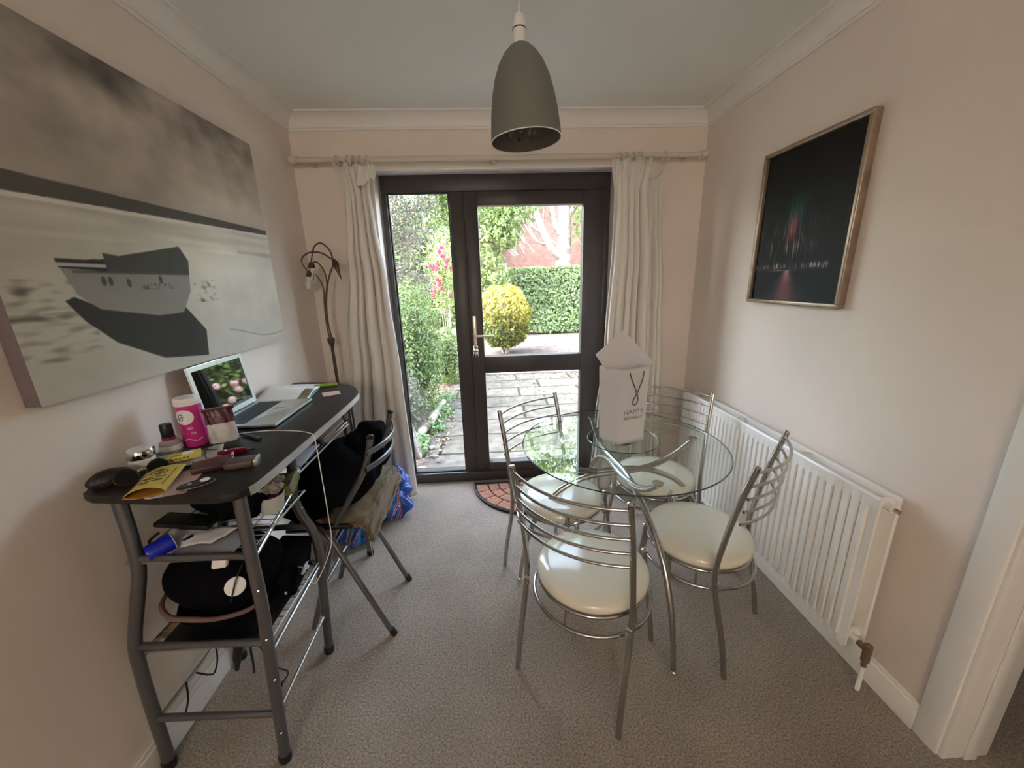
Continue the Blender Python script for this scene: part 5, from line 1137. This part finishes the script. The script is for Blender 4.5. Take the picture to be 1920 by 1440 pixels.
# left hand planting seen through the side pane
bush('leafy_shrub', 'feathery bright green shrub beside the side window', (.10, 2.35, .62), (.36, .62, .86), 9000, .021, LM['shrub'], 31, cat='shrub', bumps=.25, fr=3, dep=.35)
bush('leafy_shrub', 'low tangled grey green shrub near the stone wheel', (.04, 1.55, .12), (.32, .42, .42), 4200, .017, LM['conifer'], 33, cat='shrub', bumps=.35, fr=4)
bush('leafy_shrub', 'small light green bush at the far end of the flower bed', (.34, 3.75, .25), (.26, .35, .50), 2600, .024, LM['shrub'], 35, cat='shrub', bumps=.3)
cf = plant('conifer', 'grey green conifer with wispy branches at the left of the flower bed', 'tree', (-.35, 3.2, GZ0))
q = MB(); q.tube([(-.35, 3.2, GZ0), (-.33, 3.2, 1.5), (-.3, 3.2, 4.2)], [.09, .07, .03], 10, sm=4); q.build('trunk', LM['bark'], cf)
pts = []; dd = []; tb_ = MB(); rr = random.Random(8)
for k in range(70):
    z0 = rr.uniform(.9, 3.9); a = rr.uniform(-1.2, .9); L_ = rr.uniform(.35, .85)*(1.15-z0*.08); d = Vector((cos(a), sin(a), rr.uniform(.1, .75))); p0 = Vector((-.33, 3.2, z0))
    p1 = p0+d*L_*.5+Vector((0, 0, -.02)); p2 = p0+d*L_; tb_.tube([p0, p1, p2], [.010, .006, .002], 5, sm=3)
    m_ = 210; t = rng.uniform(.25, 1, m_)[:, None]; c_ = np.array(p0)[None]+np.array(d)[None]*L_*t; pts.append(c_+rng.normal(0, .075, (m_, 3))*(1.2-t*.5)); dd.append(np.tile(np.array(d), (m_, 1))+rng.normal(0, .4, (m_, 3)))
o = tb_.build('branches', LM['bark'], cf); o['kind'] = 'stuff'
leaves('foliage', np.concatenate(pts), np.concatenate(dd), .030, LM['conifer'], cf, .6, .22)
# greener bough at top
bush('overhanging_bough', 'soft green leafy bough hanging at the top of the side window', (.55, 4.1, 2.75), (.62, .5, .48), 5200, .03, LM['shrub'], 41, cat='tree', bumps=.4, dep=.8, core=0)
# climbing rose with pink flowers on a white post
rs_ = plant('flowering_climber', 'climbing plant with bright pink flowers on a white post', 'climbing plant', (.20, 5.0, GZ0))
q = MB(); q.box(.26, .30, 5.0, 5.04, GZ0, 1.35, .004); q.build('white_post', M['white'], rs_)
for k in range(4): q = MB(); q.tube([(.18+.03*k, 5, GZ0), (.16+.04*k, 4.95, .8), (.1+.05*k, 5, 1.5), (.12+.07*k, 4.95, 2.1+.1*k)], .009, 6, sm=4); q.build('stem', LM['bark'], rs_)
P, D = shell(2600, (.20, 5.0, 1.55), (.34, .3, .75), .9, .4, 2.5, 50); leaves('foliage', P, D, .028, LM['tree'], rs_, .8)
for k in range(26):
    c = Vector((random.uniform(.02, .42), 4.70+random.uniform(-.06, .06), random.choice([random.uniform(1.15, 1.75), random.uniform(1.7, 2.15)])))
    q = rng.normal(0, 1, (26, 3)); q /= np.linalg.norm(q, axis=1)[:, None]; leaves('blossom', np.array(c)+q*.026, q, .026, LM['pink'], rs_, .2, .7)
# stone wheel, log edging, weeds
wh = plant('millstone', 'round carved stone wheel leaning by the side window', 'stone wheel', (.30, .82, GZ0))
q = MB(); q.T = Matrix.Translation((.335, .80, .055)) @ Euler((0, radians(78), radians(12))).to_matrix().to_4x4()
q.lathe([(0, -.03), (.16, -.03), (.185, -.02), (.19, 0), (.185, .02), (.165, .03), (.155, .022), (.13, .022), (.12, .03), (.06, .03), (.05, .018), (0, .018)], 48)
for k in range(8): a = k*pi/4; q.tube([(.05*cos(a), .05*sin(a), .028), (.125*cos(a+.25), .125*sin(a+.25), .028)], .008, 8)
q.build('stone_disc', mat('weathered_stone', (.17, .15, .125), .95, bump=.8, bscale=30, c2=(.30, .27, .24), vscale=14), wh)
lg_ = MB(); lg_.tube([(.18, 1.0, GZ0+.03), (.28, 1.35, GZ0+.05), (.36, 1.9, GZ0+.05), (.40, 2.5, GZ0+.04)], [.045, .05, .045, .035], 12, sm=5)
tag(lg_.build('edging_log', LM['bark']), 'knobbly grey log lying along the flower bed edge', 'log')
for i, (x, y, s) in enumerate(((.32, 1.18, .10), (.42, 1.55, .13), (.36, .98, .07), (.44, 2.05, .15), (.40, 2.7, .17))):
    labs = ['broad leafed weed between the millstone and the log', 'clump of weeds halfway along the log', 'smallest weed right beside the millstone', 'bright weed clump at the bed edge beyond the log clump', 'leafy weed clump farthest from the window along the bed']
    P, D = shell(260, (x, y, GZ0+.03), (s, s, s*.8), .6, .4, 3, 60+i); P[:, 2] = np.maximum(P[:, 2], GZ0+.01); o = leaves('weed', P, D+np.array([0, 0, .8]), .024, LM['weed'], None, .5)
    tag(o, labs[i], 'weed', 'weeds along the flower bed')
for i, (x, y) in enumerate(((.50, .40), (.43, .62), (.50, .85), (.30, .45), (.38, .33), (.46, 1.05), (.20, .6), (.56, .58), (.33, .68))):
    q = MB(); q.blob((x, y, GZ0+.012), (.03+.008*(i % 3), .024, .014), .3, 2, i, 2); tag(q.build('pebble', bpy.data.materials['weathered_stone']), 'grey pebble lying on the soil just outside the side window', 'pebble', 'pebbles outside the side window')
# backdrop trees so that no bare horizon shows
bk = [(-4.5, 12, 3.4, 2.0), (-1.8, 13, 3.2, 1.8), (.0, 12.5, 2.6, 1.5), (7.2, 13.5, 3.4, 2.0), (10.5, 14, 3.4, 2.2), (-7.5, 9, 3.2, 2.2), (9.5, 10, 2.8, 1.8)]
bl = ['farthest left but one dark tree behind the garden', 'dense tree left of the gable behind the conifer', 'bushy tree just left of the brick gable', 'round tree right of the brick gable', 'farthest right tree behind the garden', 'tree at the far left end of the garden', 'near right tree beside the hedge end']
for i, (x, y, h_, r_) in enumerate(bk):
    t = bush('background_tree', bl[i], (x, y, h_*.62), (r_, r_*.7, h_), 4200, .11, LM['tree' if i % 2 else 'shrub'], 70+i, 'trees behind the garden', 'tree', .45, .35, .8)
    q = MB(); q.tube([(x, y, GZ0), (x, y, h_*.6)], .14, 8); q.build('trunk', LM['bark'], t)
# small blue bird-bath cloth on the slab edge seen low in the side pane

# rose bush on the right side of the garden: out of direct sight, mirrored in the laptop screen
rb_ = plant('rose_bush', 'pale pink flowering rose bush at the right of the garden, mirrored in the laptop screen', 'bush', (4.1, 5.2, GZ0))
P, D = shell(5200, (4.1, 5.2, .95), (1.15, .6, 1.15), .6, .35, 2.2, 90); P[:, 2] = np.maximum(P[:, 2], GZ0+.03); leaves('foliage', P, D, .05, LM['shrub'], rb_, .8)
q = MB(); q.blob((4.1, 5.2, .85), (.8, .35, .8), .2, 2, 7, 3); q.build('inner_twigs', bpy.data.materials['dark_twigs'], rb_)
pk = leafmat('pale_pink_petal', (.75, .50, .56), (.85, .72, .74), sub=.3)
P, D = shell(110, (4.1, 5.2, .95), (1.15, .62, 1.15), .05, .2, 2.2, 91)
for p, d_ in zip(P, D):
    if d_[1] > .35: continue
    c_ = np.array([p[0], p[1]-.03, max(p[2], .1)]); e_ = rng.normal(0, 1, (34, 3)); e_ /= np.linalg.norm(e_, axis=1)[:, None]; leaves('blossom', c_+e_*.045, e_, .045, pk, rb_, .2, .8)
